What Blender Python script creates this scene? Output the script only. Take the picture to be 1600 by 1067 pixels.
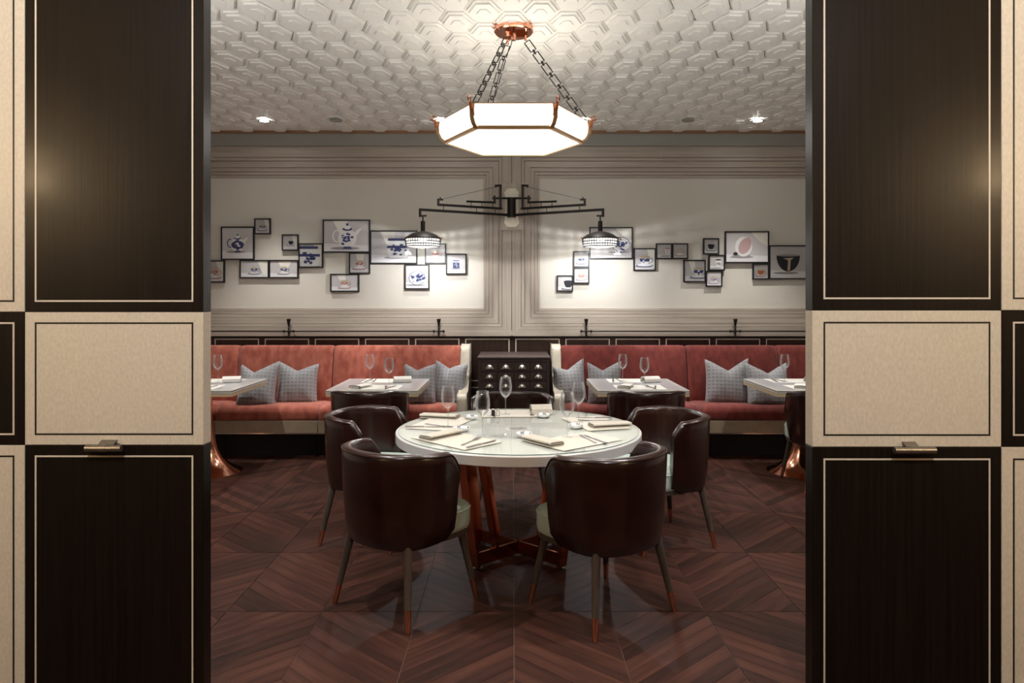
import bpy, bmesh, math, random
from mathutils import Vector, Matrix
random.seed(7)
for o in list(bpy.data.objects): bpy.data.objects.remove(o)
SC = bpy.context.scene
COL = SC.collection
PI = math.pi

# ------------------------------------------------------------------ camera
F, H, HX, HY = 1067.0, 1.48, 801.0, 466.0          # focal length (px), eye height, vanishing point
cam = bpy.data.cameras.new('camera'); camo = bpy.data.objects.new('camera', cam); COL.objects.link(camo)
cam.sensor_width = 36.0; cam.lens = F / 1600 * 36.0
cam.shift_x = -(HX - 800) / 1600; cam.shift_y = (HY - 533.5) / 1600
cam.clip_start = 0.05
camo.location = (0, 0, H); camo.rotation_euler = (PI / 2, 0, 0)
SC.camera = camo
# ------------------------------------------------------------------ world and exposure
wd = bpy.data.worlds.new('world'); SC.world = wd; wd.use_nodes = True
wd.node_tree.nodes['Background'].inputs[0].default_value = (0.9, 0.93, 1, 1)
wd.node_tree.nodes['Background'].inputs[1].default_value = 0.02
SC.view_settings.view_transform = 'Standard'; SC.view_settings.look = 'None'
SC.view_settings.gamma = 1.0; SC.view_settings.use_curve_mapping = False
SC.view_settings.exposure = 1.32
PENDANT_EMIT = 2.0
SCONCE_W = 9.0
DOWN_W = 55.0
ROOM_FILL_W = 66.0
TABLE_FILL_W = 27.0
UP_FILL_W = 24.0
LOBBY_FILL_W = 105.0
LOBBY_SCONCE_W = 16.0

def spot(name, loc, watts, color, angle, blend=0.6, size=0.04, aim=(0, 0, -1), parent=None):
    l = bpy.data.lights.new(name, 'SPOT'); l.energy = watts; l.color = color
    l.spot_size = math.radians(angle); l.spot_blend = blend; l.shadow_soft_size = size
    o = bpy.data.objects.new(name, l); COL.objects.link(o); o.location = loc
    o.rotation_euler = Vector(aim).to_track_quat('-Z', 'Y').to_euler()
    if parent: o.parent = parent
    return o
def point(name, loc, watts, color, size=0.03, parent=None):
    l = bpy.data.lights.new(name, 'POINT'); l.energy = watts; l.color = color; l.shadow_soft_size = size
    o = bpy.data.objects.new(name, l); COL.objects.link(o); o.location = loc
    if parent: o.parent = parent
    return o

# ------------------------------------------------------------------ helpers
def PX(px, D): return (px - HX) * D / F
def PZ(py, D): return H - (py - HY) * D / F
def G(px, py, z):                                   # picture point lying on a level of known height
    D = F * (H - z) / (py - HY)
    return Vector((PX(px, D), D, z))

def nb(): return bmesh.new()
def poly(bm, pts, mi=0):
    try:
        f = bm.faces.new([bm.verts.new(p) for p in pts]); f.material_index = mi; return f
    except ValueError: return None
def box(bm, x0, x1, y0, y1, z0, z1, mi=0):
    v = [bm.verts.new(p) for p in ((x0,y0,z0),(x1,y0,z0),(x1,y1,z0),(x0,y1,z0),(x0,y0,z1),(x1,y0,z1),(x1,y1,z1),(x0,y1,z1))]
    fs = []
    for q in ((3,2,1,0),(4,5,6,7),(0,1,5,4),(1,2,6,5),(2,3,7,6),(3,0,4,7)):
        f = bm.faces.new([v[i] for i in q]); f.material_index = mi; fs.append(f)
    return v
def rbox(bm, x0, x1, y0, y1, z0, z1, r=0.01, seg=2, mi=0):
    t = nb(); box(t, x0, x1, y0, y1, z0, z1)
    bmesh.ops.bevel(t, geom=t.edges[:], offset=r, segments=seg, profile=0.5, affect='EDGES')
    merge(bm, t, mi=mi)
def merge(bm, t, M=None, mi=None):
    mp = {}
    for v in t.verts: mp[v] = bm.verts.new(M @ v.co if M else v.co)
    for f in t.faces:
        try:
            g = bm.faces.new([mp[v] for v in f.verts]); g.material_index = f.material_index if mi is None else mi
        except ValueError: pass
    t.free()
def lathe(bm, prof, n=24, c=(0,0,0), mi=0, cap0=True, cap1=True):
    rings = []
    for r, z in prof:
        rings.append([bm.verts.new((c[0]+r*math.cos(2*PI*i/n), c[1]+r*math.sin(2*PI*i/n), c[2]+z)) for i in range(n)])
    for a, b in zip(rings, rings[1:]):
        for i in range(n):
            j = (i+1) % n
            bm.faces.new((a[i], a[j], b[j], b[i])).material_index = mi
    if cap0: bm.faces.new(rings[0][::-1]).material_index = mi
    if cap1: bm.faces.new(rings[-1]).material_index = mi
def frame_of(p0, p1):
    d = (Vector(p1) - Vector(p0)); L = d.length; d.normalize()
    up = Vector((0,0,1)) if abs(d.z) < 0.95 else Vector((0,1,0))
    s = d.cross(up).normalized(); u = s.cross(d).normalized()
    return d, s, u, L
def tube(bm, p0, p1, r0, r1=None, n=10, mi=0, cap=True):
    r1 = r0 if r1 is None else r1
    d, s, u, L = frame_of(p0, p1); p0 = Vector(p0); p1 = Vector(p1)
    a = [bm.verts.new(p0 + (s*math.cos(2*PI*i/n) + u*math.sin(2*PI*i/n))*r0) for i in range(n)]
    b = [bm.verts.new(p1 + (s*math.cos(2*PI*i/n) + u*math.sin(2*PI*i/n))*r1) for i in range(n)]
    for i in range(n):
        j = (i+1) % n
        bm.faces.new((a[j], a[i], b[i], b[j])).material_index = mi
    if cap:
        bm.faces.new(a).material_index = mi; bm.faces.new(b[::-1]).material_index = mi
def path_tube(bm, pts, r, n=8, closed=False, mi=0):
    pts = [Vector(p) for p in pts]; m = len(pts); rings = []
    for k, p in enumerate(pts):
        if closed: d = pts[(k+1) % m] - pts[k-1]
        else: d = pts[min(k+1, m-1)] - pts[max(k-1, 0)]
        d.normalize(); up = Vector((0,0,1)) if abs(d.z) < 0.9 else Vector((0,1,0))
        s = d.cross(up).normalized(); u = s.cross(d)
        rings.append([bm.verts.new(p + (s*math.cos(2*PI*i/n) + u*math.sin(2*PI*i/n))*r) for i in range(n)])
    for k in range(m if closed else m-1):
        a, b = rings[k], rings[(k+1) % m]
        for i in range(n):
            j = (i+1) % n
            bm.faces.new((a[j], a[i], b[i], b[j])).material_index = mi
    if not closed:
        bm.faces.new(rings[0]); bm.faces.new(rings[-1][::-1])
def bar(bm, p0, p1, w, h, mi=0):
    d, s, u, L = frame_of(p0, p1); p0 = Vector(p0); p1 = Vector(p1)
    c = [(-w/2,-h/2),(w/2,-h/2),(w/2,h/2),(-w/2,h/2)]
    a = [bm.verts.new(p0 + s*x + u*y) for x, y in c]; b = [bm.verts.new(p1 + s*x + u*y) for x, y in c]
    for i in range(4):
        j = (i+1) % 4
        bm.faces.new((a[i], a[j], b[j], b[i])).material_index = mi
    bm.faces.new(a[::-1]).material_index = mi; bm.faces.new(b).material_index = mi
def prism(bm, pts, lo, hi, axis='z', mi=0):
    def P(p, t):
        return {'z': (p[0], p[1], t), 'y': (p[0], t, p[1]), 'x': (t, p[0], p[1])}[axis]
    a = [bm.verts.new(P(p, lo)) for p in pts]; b = [bm.verts.new(P(p, hi)) for p in pts]; n = len(pts)
    for i in range(n):
        j = (i+1) % n
        bm.faces.new((a[i], a[j], b[j], b[i])).material_index = mi
    bm.faces.new(a[::-1]).material_index = mi; bm.faces.new(b).material_index = mi
def ribbon(bm, pts, th, lo, hi, mi=0):               # a folded cloth strip: profile (y,z) thickened, extruded along x
    pts = [Vector((p[0], p[1])) for p in pts]; m = len(pts); L, R = [], []
    for k, p in enumerate(pts):
        d = (pts[min(k+1, m-1)] - pts[max(k-1, 0)]).normalized(); n = Vector((-d.y, d.x))
        L.append(p + n*th/2); R.append(p - n*th/2)
    prism(bm, [(q.x, q.y) for q in L + R[::-1]], lo, hi, 'x', mi)

def mesh_of(name, bm, mats, smooth=True, angle=38):
    bmesh.ops.recalc_face_normals(bm, faces=bm.faces[:])
    if smooth:
        for f in bm.faces: f.smooth = True
        ca = math.radians(angle)
        for e in bm.edges:
            if len(e.link_faces) == 2 and e.calc_face_angle(0) > ca: e.smooth = False
    me = bpy.data.meshes.new(name); bm.to_mesh(me); bm.free()
    for m in (mats if isinstance(mats, (list, tuple)) else [mats]): me.materials.append(m)
    return me
def link(name, me, parent=None, loc=None, rot=None):
    o = bpy.data.objects.new(name, me); COL.objects.link(o)
    if parent: o.parent = parent
    if loc is not None: o.location = loc
    if rot is not None: o.rotation_euler = rot
    return o
def obj(name, bm, mats, parent=None, loc=None, rot=None, smooth=True, angle=38):
    return link(name, mesh_of(name, bm, mats, smooth, angle), parent, loc, rot)
def tag(o, label, cat, group=None):
    o['label'] = label; o['category'] = cat
    if group: o['group'] = group
    return o
def thing(name, label, cat, loc=(0,0,0), rz=0.0, group=None):
    o = bpy.data.objects.new(name, None); COL.objects.link(o); o.empty_display_size = 0.1
    o.location = loc; o.rotation_euler = (0, 0, rz)
    return tag(o, label, cat, group)
def struct(o): o['kind'] = 'structure'; return o
def copy_tree(o, parent=None):
    c = o.copy(); COL.objects.link(c); c.parent = parent
    for ch in list(o.children): copy_tree(ch, c)
    return c

# ------------------------------------------------------------------ materials
def mat(name, col, rough=0.5, metal=0.0, col2=None, scale=(8,8,8), detail=4, bump=0.0, bscale=None, coat=0.0,
        sheen=0.0, spec=0.5, rnd=0.0, emit=None, estr=0.0, lo=0.35, hi=0.65, ior=None):
    m = bpy.data.materials.new(name); m.use_nodes = True; nt = m.node_tree; N = nt.nodes; Lk = nt.links
    b = N['Principled BSDF']
    b.inputs['Base Color'].default_value = (*col, 1); b.inputs['Roughness'].default_value = rough
    b.inputs['Metallic'].default_value = metal; b.inputs['Coat Weight'].default_value = coat
    b.inputs['Coat Roughness'].default_value = 0.15
    b.inputs['Specular IOR Level'].default_value = spec; b.inputs['Sheen Weight'].default_value = sheen
    if emit: b.inputs['Emission Color'].default_value = (*emit, 1); b.inputs['Emission Strength'].default_value = estr
    tc = N.new('ShaderNodeTexCoord'); cur = None
    def noise(sc, det):
        mp = N.new('ShaderNodeMapping'); mp.inputs['Scale'].default_value = sc
        Lk.new(tc.outputs['Object'], mp.inputs['Vector'])
        n = N.new('ShaderNodeTexNoise'); n.inputs['Scale'].default_value = 1.0; n.inputs['Detail'].default_value = det
        Lk.new(mp.outputs[0], n.inputs['Vector']); return n
    if col2:
        n = noise(scale, detail); r = N.new('ShaderNodeValToRGB')
        r.color_ramp.elements[0].position = lo; r.color_ramp.elements[0].color = (*col, 1)
        r.color_ramp.elements[1].position = hi; r.color_ramp.elements[1].color = (*col2, 1)
        Lk.new(n.outputs['Fac'], r.inputs[0]); cur = r.outputs[0]
    if rnd:
        oi = N.new('ShaderNodeObjectInfo'); ge = N.new('ShaderNodeNewGeometry')
        a = N.new('ShaderNodeMath'); a.operation = 'ADD'; Lk.new(oi.outputs['Random'], a.inputs[0]); Lk.new(ge.outputs['Random Per Island'], a.inputs[1])
        fr = N.new('ShaderNodeMath'); fr.operation = 'FRACT'; Lk.new(a.outputs[0], fr.inputs[0])
        mr = N.new('ShaderNodeMapRange'); mr.inputs[3].default_value = 1 - rnd; mr.inputs[4].default_value = 1 + rnd
        Lk.new(fr.outputs[0], mr.inputs[0])
        mx = N.new('ShaderNodeVectorMath'); mx.operation = 'SCALE'
        if cur: Lk.new(cur, mx.inputs[0])
        else: mx.inputs[0].default_value = col
        Lk.new(mr.outputs[0], mx.inputs['Scale']); cur = mx.outputs[0]
    if cur: Lk.new(cur, b.inputs['Base Color'])
    if bump:
        n = noise(bscale or scale, 4); bp = N.new('ShaderNodeBump'); bp.inputs['Strength'].default_value = bump
        bp.inputs['Distance'].default_value = 0.01
        Lk.new(n.outputs['Fac'], bp.inputs['Height']); Lk.new(bp.outputs[0], b.inputs['Normal'])
    return m
def glass_mat(name, tint=(1,1,1), ior=1.45, rough=0.0, boost=1.0, milk=0.0):
    m = bpy.data.materials.new(name); m.use_nodes = True; nt = m.node_tree; N = nt.nodes; Lk = nt.links
    N.remove(N['Principled BSDF']); out = N['Material Output']
    t = N.new('ShaderNodeBsdfTransparent'); t.inputs[0].default_value = (*tint, 1)
    g = N.new('ShaderNodeBsdfGlossy'); g.inputs['Roughness'].default_value = rough
    fr = N.new('ShaderNodeFresnel'); fr.inputs['IOR'].default_value = ior
    ml = N.new('ShaderNodeMath'); ml.operation = 'MULTIPLY'; ml.inputs[1].default_value = boost; ml.use_clamp = True
    Lk.new(fr.outputs[0], ml.inputs[0])
    mx = N.new('ShaderNodeMixShader'); Lk.new(ml.outputs[0], mx.inputs[0]); Lk.new(t.outputs[0], mx.inputs[1]); Lk.new(g.outputs[0], mx.inputs[2])
    last = mx.outputs[0]
    if milk:
        df = N.new('ShaderNodeBsdfTranslucent'); df.inputs[0].default_value = (0.9,0.92,0.95,1); d2 = N.new('ShaderNodeBsdfDiffuse'); d2.inputs[0].default_value = (0.9,0.92,0.95,1)
        ad = N.new('ShaderNodeMixShader'); Lk.new(df.outputs[0], ad.inputs[1]); Lk.new(d2.outputs[0], ad.inputs[2])
        lw = N.new('ShaderNodeLayerWeight'); lw.inputs[0].default_value = 0.35; mm = N.new('ShaderNodeMath'); mm.operation = 'MULTIPLY'; mm.inputs[1].default_value = milk; Lk.new(lw.outputs['Facing'], mm.inputs[0])
        m2 = N.new('ShaderNodeMixShader'); Lk.new(mm.outputs[0], m2.inputs[0]); Lk.new(last, m2.inputs[1]); Lk.new(ad.outputs[0], m2.inputs[2]); last = m2.outputs[0]
    Lk.new(last, out.inputs[0]); return m
def weave_mat(name, c1, c2, sc):
    m = mat(name, c1, 0.9, sheen=0.2); nt = m.node_tree; N = nt.nodes; Lk = nt.links; b = N['Principled BSDF']
    tc = N.new('ShaderNodeTexCoord'); outs = []
    for ax in ('X', 'Z'):
        mp = N.new('ShaderNodeMapping'); mp.inputs['Scale'].default_value = (sc, sc, sc); Lk.new(tc.outputs['Object'], mp.inputs[0])
        w = N.new('ShaderNodeTexWave'); w.wave_type = 'BANDS'; w.bands_direction = ax; w.inputs['Scale'].default_value = 1.0
        w.inputs['Distortion'].default_value = 0.8; w.inputs['Detail'].default_value = 2; w.inputs['Detail Scale'].default_value = 0.4
        Lk.new(mp.outputs[0], w.inputs['Vector']); outs.append(w.outputs['Fac'])
    mu = N.new('ShaderNodeMath'); mu.operation = 'MAXIMUM'; Lk.new(outs[0], mu.inputs[0]); Lk.new(outs[1], mu.inputs[1])
    r = N.new('ShaderNodeValToRGB'); r.color_ramp.elements[0].color = (*c1, 1); r.color_ramp.elements[1].color = (*c2, 1)
    r.color_ramp.elements[0].position = 0.45; r.color_ramp.elements[1].position = 0.95
    Lk.new(mu.outputs[0], r.inputs[0]); Lk.new(r.outputs[0], b.inputs['Base Color'])
    bp = N.new('ShaderNodeBump'); bp.inputs['Strength'].default_value = 0.4; bp.inputs['Distance'].default_value = 0.004
    Lk.new(mu.outputs[0], bp.inputs['Height']); Lk.new(bp.outputs[0], b.inputs['Normal'])
    return m

M = {}
M['plank'] = mat('oak_plank', (0.023,0.0078,0.0050), 0.50, spec=0.2, col2=(0.064,0.0235,0.0152), scale=(26,2.2,10), detail=7, rnd=0.42, bump=0.12, bscale=(60,5,20), lo=0.3, hi=0.72)
M['floor_base'] = mat('floor_joint', (0.12,0.08,0.063), 0.6)
M['cream_wall'] = mat('cream_paint', (0.68,0.65,0.58), 0.75)
M['grey_paint'] = mat('grey_paint', (0.36,0.36,0.33), 0.7)
M['plaster'] = mat('ceiling_plaster', (0.85,0.84,0.80), 0.5)
M['wood_h'] = mat('pale_wood_across', (0.42,0.36,0.30), 0.5, col2=(0.51,0.45,0.385), scale=(1.5,30,60), detail=6, bump=0.1)
M['wood_v'] = mat('pale_wood_upright', (0.42,0.36,0.30), 0.5, col2=(0.51,0.45,0.385), scale=(60,30,1.5), detail=6, bump=0.1)
M['copper_trim'] = mat('bronze_trim', (0.38,0.22,0.13), 0.4, 0.6)
M['wenge'] = mat('wenge', (0.0052,0.0034,0.0027), 0.36, spec=0.24, col2=(0.0098,0.0064,0.0048), scale=(90,90,1.6), detail=6, bump=0.04, coat=0.05)
M['wainscot'] = mat('wainscot_wood', (0.020,0.0085,0.006), 0.35, col2=(0.034,0.014,0.009), scale=(50,50,2), detail=6)
M['inlay_cream'] = mat('cream_inlay', (0.62,0.55,0.46), 0.45)
M['inlay_dark'] = mat('dark_inlay', (0.012,0.009,0.008), 0.45)
M['sycamore'] = mat('pale_lacewood', (0.56,0.495,0.40), 0.42, col2=(0.65,0.585,0.485), scale=(110,110,60), detail=5, bump=0.08, lo=0.3, hi=0.7)
M['gunmetal'] = mat('gunmetal', (0.36,0.34,0.32), 0.33, 0.95)
M['bronze'] = mat('black_bronze', (0.013,0.010,0.009), 0.38, 0.5)
M['copper'] = mat('polished_copper', (0.83,0.40,0.26), 0.13, 1.0)
M['copper_red'] = mat('red_copper', (0.58,0.17,0.08), 0.16, 1.0)
M['brass'] = mat('warm_brass', (0.66,0.42,0.22), 0.3, 1.0)
M['leather'] = mat('oxblood_leather', (0.015,0.0040,0.0028), 0.26, col2=(0.025,0.0066,0.0044), scale=(9,9,9), bump=0.05, bscale=(120,120,120), coat=0.25)
M['mint'] = mat('mint_leather', (0.50,0.60,0.53), 0.45, bump=0.03, bscale=(90,90,90))
M['leg_wood'] = mat('grey_brown_wood', (0.050,0.035,0.027), 0.42, col2=(0.07,0.05,0.038), scale=(60,60,4))
M['velvet_l'] = mat('coral_velvet_lit', (0.30,0.062,0.036), 0.85, col2=(0.47,0.135,0.085), scale=(16,7,9), detail=10, sheen=0.3, bump=0.12, bscale=(60,60,60))  # left banquette: lit tone of the shared velvet, put into the colour
M['velvet_r'] = mat('coral_velvet_shaded', (0.13,0.014,0.010), 0.85, col2=(0.22,0.033,0.022), scale=(16,7,9), detail=10, sheen=0.2, bump=0.12, bscale=(60,60,60))  # same velvet on the right; shade and nap painted in as deeper red
M['cream_leather'] = mat('pearl_leather', (0.55,0.49,0.39), 0.38, col2=(0.62,0.56,0.46), scale=(10,10,10))
M['fascia'] = mat('tan_leather', (0.33,0.265,0.19), 0.4, col2=(0.38,0.31,0.23), scale=(10,10,10))
M['black'] = mat('black_paint', (0.006,0.006,0.006), 0.6)
M['pillow'] = weave_mat('grey_weave', (0.25,0.25,0.26), (0.33,0.33,0.34), 9)
M['white_lacquer'] = mat('white_lacquer', (0.68,0.68,0.63), 0.16, coat=0.3)
M['rim_grey'] = mat('table_rim', (0.62,0.60,0.60), 0.3)
M['glass'] = glass_mat('clear_glass', (0.99,0.995,0.995), 1.5, 0.02, 0.8, 0.28)
M['pane'] = glass_mat('picture_glass', (0.99,0.99,0.99), 1.3, 0.02, 0.7)
M['table_glass'] = glass_mat('table_glass', (0.97,0.985,0.98), 1.5, 0.0, 1.0)
M['glass_edge'] = mat('teal_glass_edge', (0.03,0.10,0.10), 0.1)
M['mat_cream'] = mat('cream_placemat', (0.56,0.52,0.445), 0.6)
M['mat_white'] = mat('white_placemat', (0.72,0.70,0.64), 0.6)
M['linen'] = mat('linen', (0.46,0.42,0.355), 0.9, col2=(0.52,0.475,0.41), scale=(60,60,60), bump=0.05)
M['linen_white'] = mat('white_linen', (0.74,0.71,0.66), 0.9, bump=0.05, bscale=(40,40,40))
M['dark_cloth'] = mat('dark_napkin_band', (0.04,0.03,0.025), 0.8)
M['steel'] = mat('cutlery_steel', (0.36,0.345,0.37), 0.2, 1.0)
M['porcelain'] = mat('porcelain', (0.80,0.80,0.80), 0.18)
M['table_grey'] = mat('grey_tabletop', (0.42,0.42,0.43), 0.22)
M['line_grey'] = mat('grey_inlay', (0.30,0.29,0.29), 0.4)
M['edge_tan'] = mat('tan_edge', (0.60,0.47,0.29), 0.4)
M['cabinet'] = mat('umber_lacquer', (0.050,0.033,0.031), 0.4, col2=(0.066,0.045,0.041), scale=(40,40,6))
M['nickel'] = mat('nickel', (0.72,0.70,0.66), 0.25, 1.0)
M['stone'] = mat('carved_stone', (0.84,0.76,0.60), 0.6, col2=(0.93,0.88,0.76), scale=(50,50,50), bump=0.8, bscale=(55,55,55))
M['frame_black'] = mat('black_frame', (0.010,0.010,0.011), 0.4)
M['lamp_glass'] = mat('opal_glass', (0.9,0.88,0.82), 0.3, emit=(1.0,0.965,0.90), estr=PENDANT_EMIT)
M['bulb'] = mat('lit_bulb', (1,1,1), 0.4, emit=(1.0,0.95,0.86), estr=5.0)
M['shade_glass'] = mat('lit_shade_band', (0.9,0.9,0.88), 0.4, emit=(1.0,0.95,0.88), estr=3.0)
def lit_glass(name, col, st, fac):
    m = bpy.data.materials.new(name); m.use_nodes = True; nt = m.node_tree; N = nt.nodes; N.remove(N['Principled BSDF'])
    t = N.new('ShaderNodeBsdfTransparent'); e = N.new('ShaderNodeEmission'); e.inputs[0].default_value = (*col, 1); e.inputs[1].default_value = st
    x = N.new('ShaderNodeMixShader'); x.inputs[0].default_value = fac
    nt.links.new(t.outputs[0], x.inputs[1]); nt.links.new(e.outputs[0], x.inputs[2]); nt.links.new(x.outputs[0], N['Material Output'].inputs[0]); return m
M['shade_glass'] = lit_glass('lit_shade_band', (1.0,0.95,0.87), 1.6, 0.55)
M['led'] = mat('downlight_lens', (1,1,1), 0.4, emit=(1.0,0.97,0.93), estr=30.0)
M['warm_globe'] = mat('warm_globe', (1,0.9,0.7), 0.4, emit=(1.0,0.70,0.38), estr=24.0)
M['lobby_wall'] = mat('lobby_wall', (0.40,0.34,0.27), 0.7)
# flat print colours of the wall photographs
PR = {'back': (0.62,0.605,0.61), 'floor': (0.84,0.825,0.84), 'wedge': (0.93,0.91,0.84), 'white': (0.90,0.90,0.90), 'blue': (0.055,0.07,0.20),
      'red': (0.50,0.20,0.17), 'orange': (0.55,0.18,0.06), 'black': (0.02,0.02,0.03), 'lilac': (0.36,0.24,0.42), 'pink': (0.62,0.42,0.42), 'tan': (0.62,0.50,0.34), 'shadow': (0.36,0.34,0.36)}
PRN = list(PR)
PRM = [mat('print_' + k, PR[k], 0.5) for k in PRN]

# ================================================================== STRUCTURE
DW = 7.10                                            # depth of the back wall
ZC = 3.20                                            # ceiling height
XS = 4.3                                             # half width of the dining room
DL, DR = 2.51, 2.48                                  # front faces of the two panelled partitions

# ---- floor: joint bed, then chevron planks clipped to rectangular modules
bm = nb(); box(bm, -XS-0.1, XS+0.1, -2.6, DW+0.1, -0.08, -0.004)
floor = struct(obj('floor', bm, M['floor_base'], smooth=False))
TWd, TLn, R0 = 0.452, 0.7495, 3.228                  # module width, length, one seam's depth
X0F = PX(803, 3.2)
ALF = math.atan(0.894); PWD = 0.0655
def clip(pts, n, d, keep_le=True):
    out = []
    for i in range(len(pts)):
        a, b = pts[i], pts[(i+1) % len(pts)]
        fa, fb = a[0]*n[0]+a[1]*n[1]-d, b[0]*n[0]+b[1]*n[1]-d
        if not keep_le: fa, fb = -fa, -fb
        if fa <= 0: out.append(a)
        if (fa < 0 < fb) or (fb < 0 < fa):
            t = fa/(fa-fb); out.append((a[0]+(b[0]-a[0])*t, a[1]+(b[1]-a[1])*t))
    return out
def module_planks():
    g = 0.0020; rect = [(g,g),(TWd-g,g),(TWd-g,TLn-g),(g,TLn-g)]
    n = (math.sin(ALF), math.cos(ALF)); dmax = TWd*n[0] + TLn*n[1]; k = 0; res = []
    cnt = int(round(dmax/PWD)); w = dmax/cnt
    for k in range(cnt):
        p = clip(rect, n, (k+1)*w - 0.0005); p = clip(p, n, k*w + 0.0005, False)
        if len(p) >= 3: res.append(p)
    return res
MODP = module_planks()
def rotpl(p, c): return (p[0]-c[0], p[1]-c[1])
def plank_bm(p, c, mir, bm=None, off=(0,0,0), ang=0.0):
    # local frame: y runs along the plank so that the grain follows it
    bm = bm or nb(); q = []
    for x, y in p:
        if mir: x = TWd - x
        q.append((x, y))
    prism(bm, [(x+off[0], y+off[1]) for x, y in q], -0.006, random.uniform(-0.0004, 0.0004)); return bm
PM = {}
for mir in (0, 1):
    for k, p in enumerate(MODP):
        cx = sum(a[0] for a in p)/len(p); cy = sum(a[1] for a in p)/len(p)
        if mir: cx = TWd - cx
        d = Vector((math.cos(ALF), -math.sin(ALF))); d = Vector((-d.x, d.y)) if mir else d
        # rotate so the plank direction lies along local y
        a = math.atan2(d.y, d.x) - PI/2; ca, sa = math.cos(-a), math.sin(-a); q = []
        for x, y in p:
            if mir: x = TWd - x
            x -= cx; y -= cy; q.append((x*ca - y*sa, x*sa + y*ca))
        b2 = nb(); prism(b2, q, -0.006, 0.0)
        PM[mir, k] = (mesh_of('plank', b2, M['plank'], False), cx, cy, a)
cands = []
for c in range(-8, 8):
    for r in range(-3, 6):
        mir = 0 if (c + r) % 2 == 0 else 1            # near-right module slopes away to the left
        x0 = X0F + c*TWd; y0 = R0 - TLn + r*TLn
        for k in range(len(MODP)):
            me, cx, cy, a = PM[mir, k]; X, Y = x0+cx, y0+cy
            if Y > 6.62 or abs(X) > XS: continue
            vis = Y > 2.50 and abs(X) < 0.452*Y + 0.12 and Y < 6.55
            cands.append((not vis, Y, X, mir, k, a))
cands.sort(key=lambda t: (t[0], t[1]))
rest = nb()
for i, (nv, Y, X, mir, k, a) in enumerate(cands):
    if i < 300: link('plank', PM[mir, k][0], floor, (X, Y, random.uniform(-0.0005, 0.0003)), (0, 0, a))
    else:
        t = nb(); t.from_mesh(PM[mir, k][0]); merge(rest, t, Matrix.Translation((X, Y, 0)) @ Matrix.Rotation(a, 4, 'Z'))
ro = obj('far_planks', rest, M['plank'], floor, smooth=False); ro['kind'] = 'stuff'

# ---- ceiling with stepped hexagon relief
bm = nb(); box(bm, -XS-0.1, XS+0.1, -2.6, DW+0.1, ZC, ZC+0.1)
ceiling = struct(obj('ceiling', bm, M['plaster'], smooth=False))
CPX, CPY = 0.335, 0.1625
def hex_tile():
    b = nb(); z = 0.0
    for k, s in enumerate((0.97, 0.865, 0.76, 0.36)):
        t, w, h = 0.052*s, 0.1185*s, 0.1625*s
        oy = (0.97-s)*0.1625*0.7 if k < 3 else 0.02                     # nested towards the far side: steps gather on the near side
        pts = [(-t,-h+oy),(t,-h+oy),(w,oy),(t,h+oy),(-t,h+oy),(-w,oy)]
        z1 = z - 0.0100 if k < 3 else z + 0.005
        if k < 3:
            a = [b.verts.new((x,y,z)) for x, y in pts]; c = [b.verts.new((x,y,z1)) for x, y in pts]
            for i in range(6): b.faces.new((a[i], a[(i+1)%6], c[(i+1)%6], c[i]))
            b.faces.new(c)
            z = z1
        else:
            ring = [(x*1.0, y) for x, y in pts]
            a = [b.verts.new((x,y,z-0.0001)) for x, y in ring]; c = [b.verts.new((x,y,z-0.006)) for x, y in ring]
            for i in range(6): b.faces.new((a[i], a[(i+1)%6], c[(i+1)%6], c[i]))
            b.faces.new(c)
    return mesh_of('ceiling_tile', b, M['plaster'], False)
HT = hex_tile(); cells = []
for r in range(-12, 24):
    for c in range(-14, 15):
        X = -0.171 + c*CPX + (CPX/2 if r % 2 else 0); Y = 4.03 + r*CPY
        if abs(X) > XS-0.1 or Y > DW-0.16 or Y < 2.7: continue
        vis = Y > 3.86 and abs(X) < 0.44*Y + 0.1
        cells.append((not vis, Y, X))
cells.sort(); rest = nb()
for i, (nv, Y, X) in enumerate(cells):
    if i < 300: link('ceiling_tile', HT, ceiling, (X, Y, ZC))
    else:
        t = nb(); t.from_mesh(HT); merge(rest, t, Matrix.Translation((X, Y, ZC)))
ro = obj('outlying_ceiling_tiles', rest, M['plaster'], ceiling, smooth=False); ro['kind'] = 'stuff'

# ---- walls of the dining room
bm = nb(); box(bm, -XS-0.1, XS+0.1, DW, DW+0.12, 0, ZC); wall_back = struct(obj('wall_back', bm, M['cream_wall'], smooth=False))
bm = nb(); box(bm, -XS-0.12, -XS, DL, DW, 0, ZC); struct(obj('wall_left', bm, M['cream_wall'], smooth=False))
bm = nb(); box(bm, XS, XS+0.12, DR, DW, 0, ZC); struct(obj('wall_right', bm, M['cream_wall'], smooth=False))
# crown: thin bronze strip, grey frieze, shadow bead
bm = nb(); box(bm, -XS, XS, DW-0.10, DW, ZC-0.03, ZC-0.001); t1 = struct(obj('trim_1', bm, M['copper_trim'], smooth=False))
bm = nb(); box(bm, -XS, XS, DW-0.085, DW, ZC-0.145, ZC-0.03); box(bm, -XS, XS, DW-0.095, DW-0.08, ZC-0.155, ZC-0.14)
struct(obj('trim_2', bm, M['grey_paint'], smooth=False))
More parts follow.
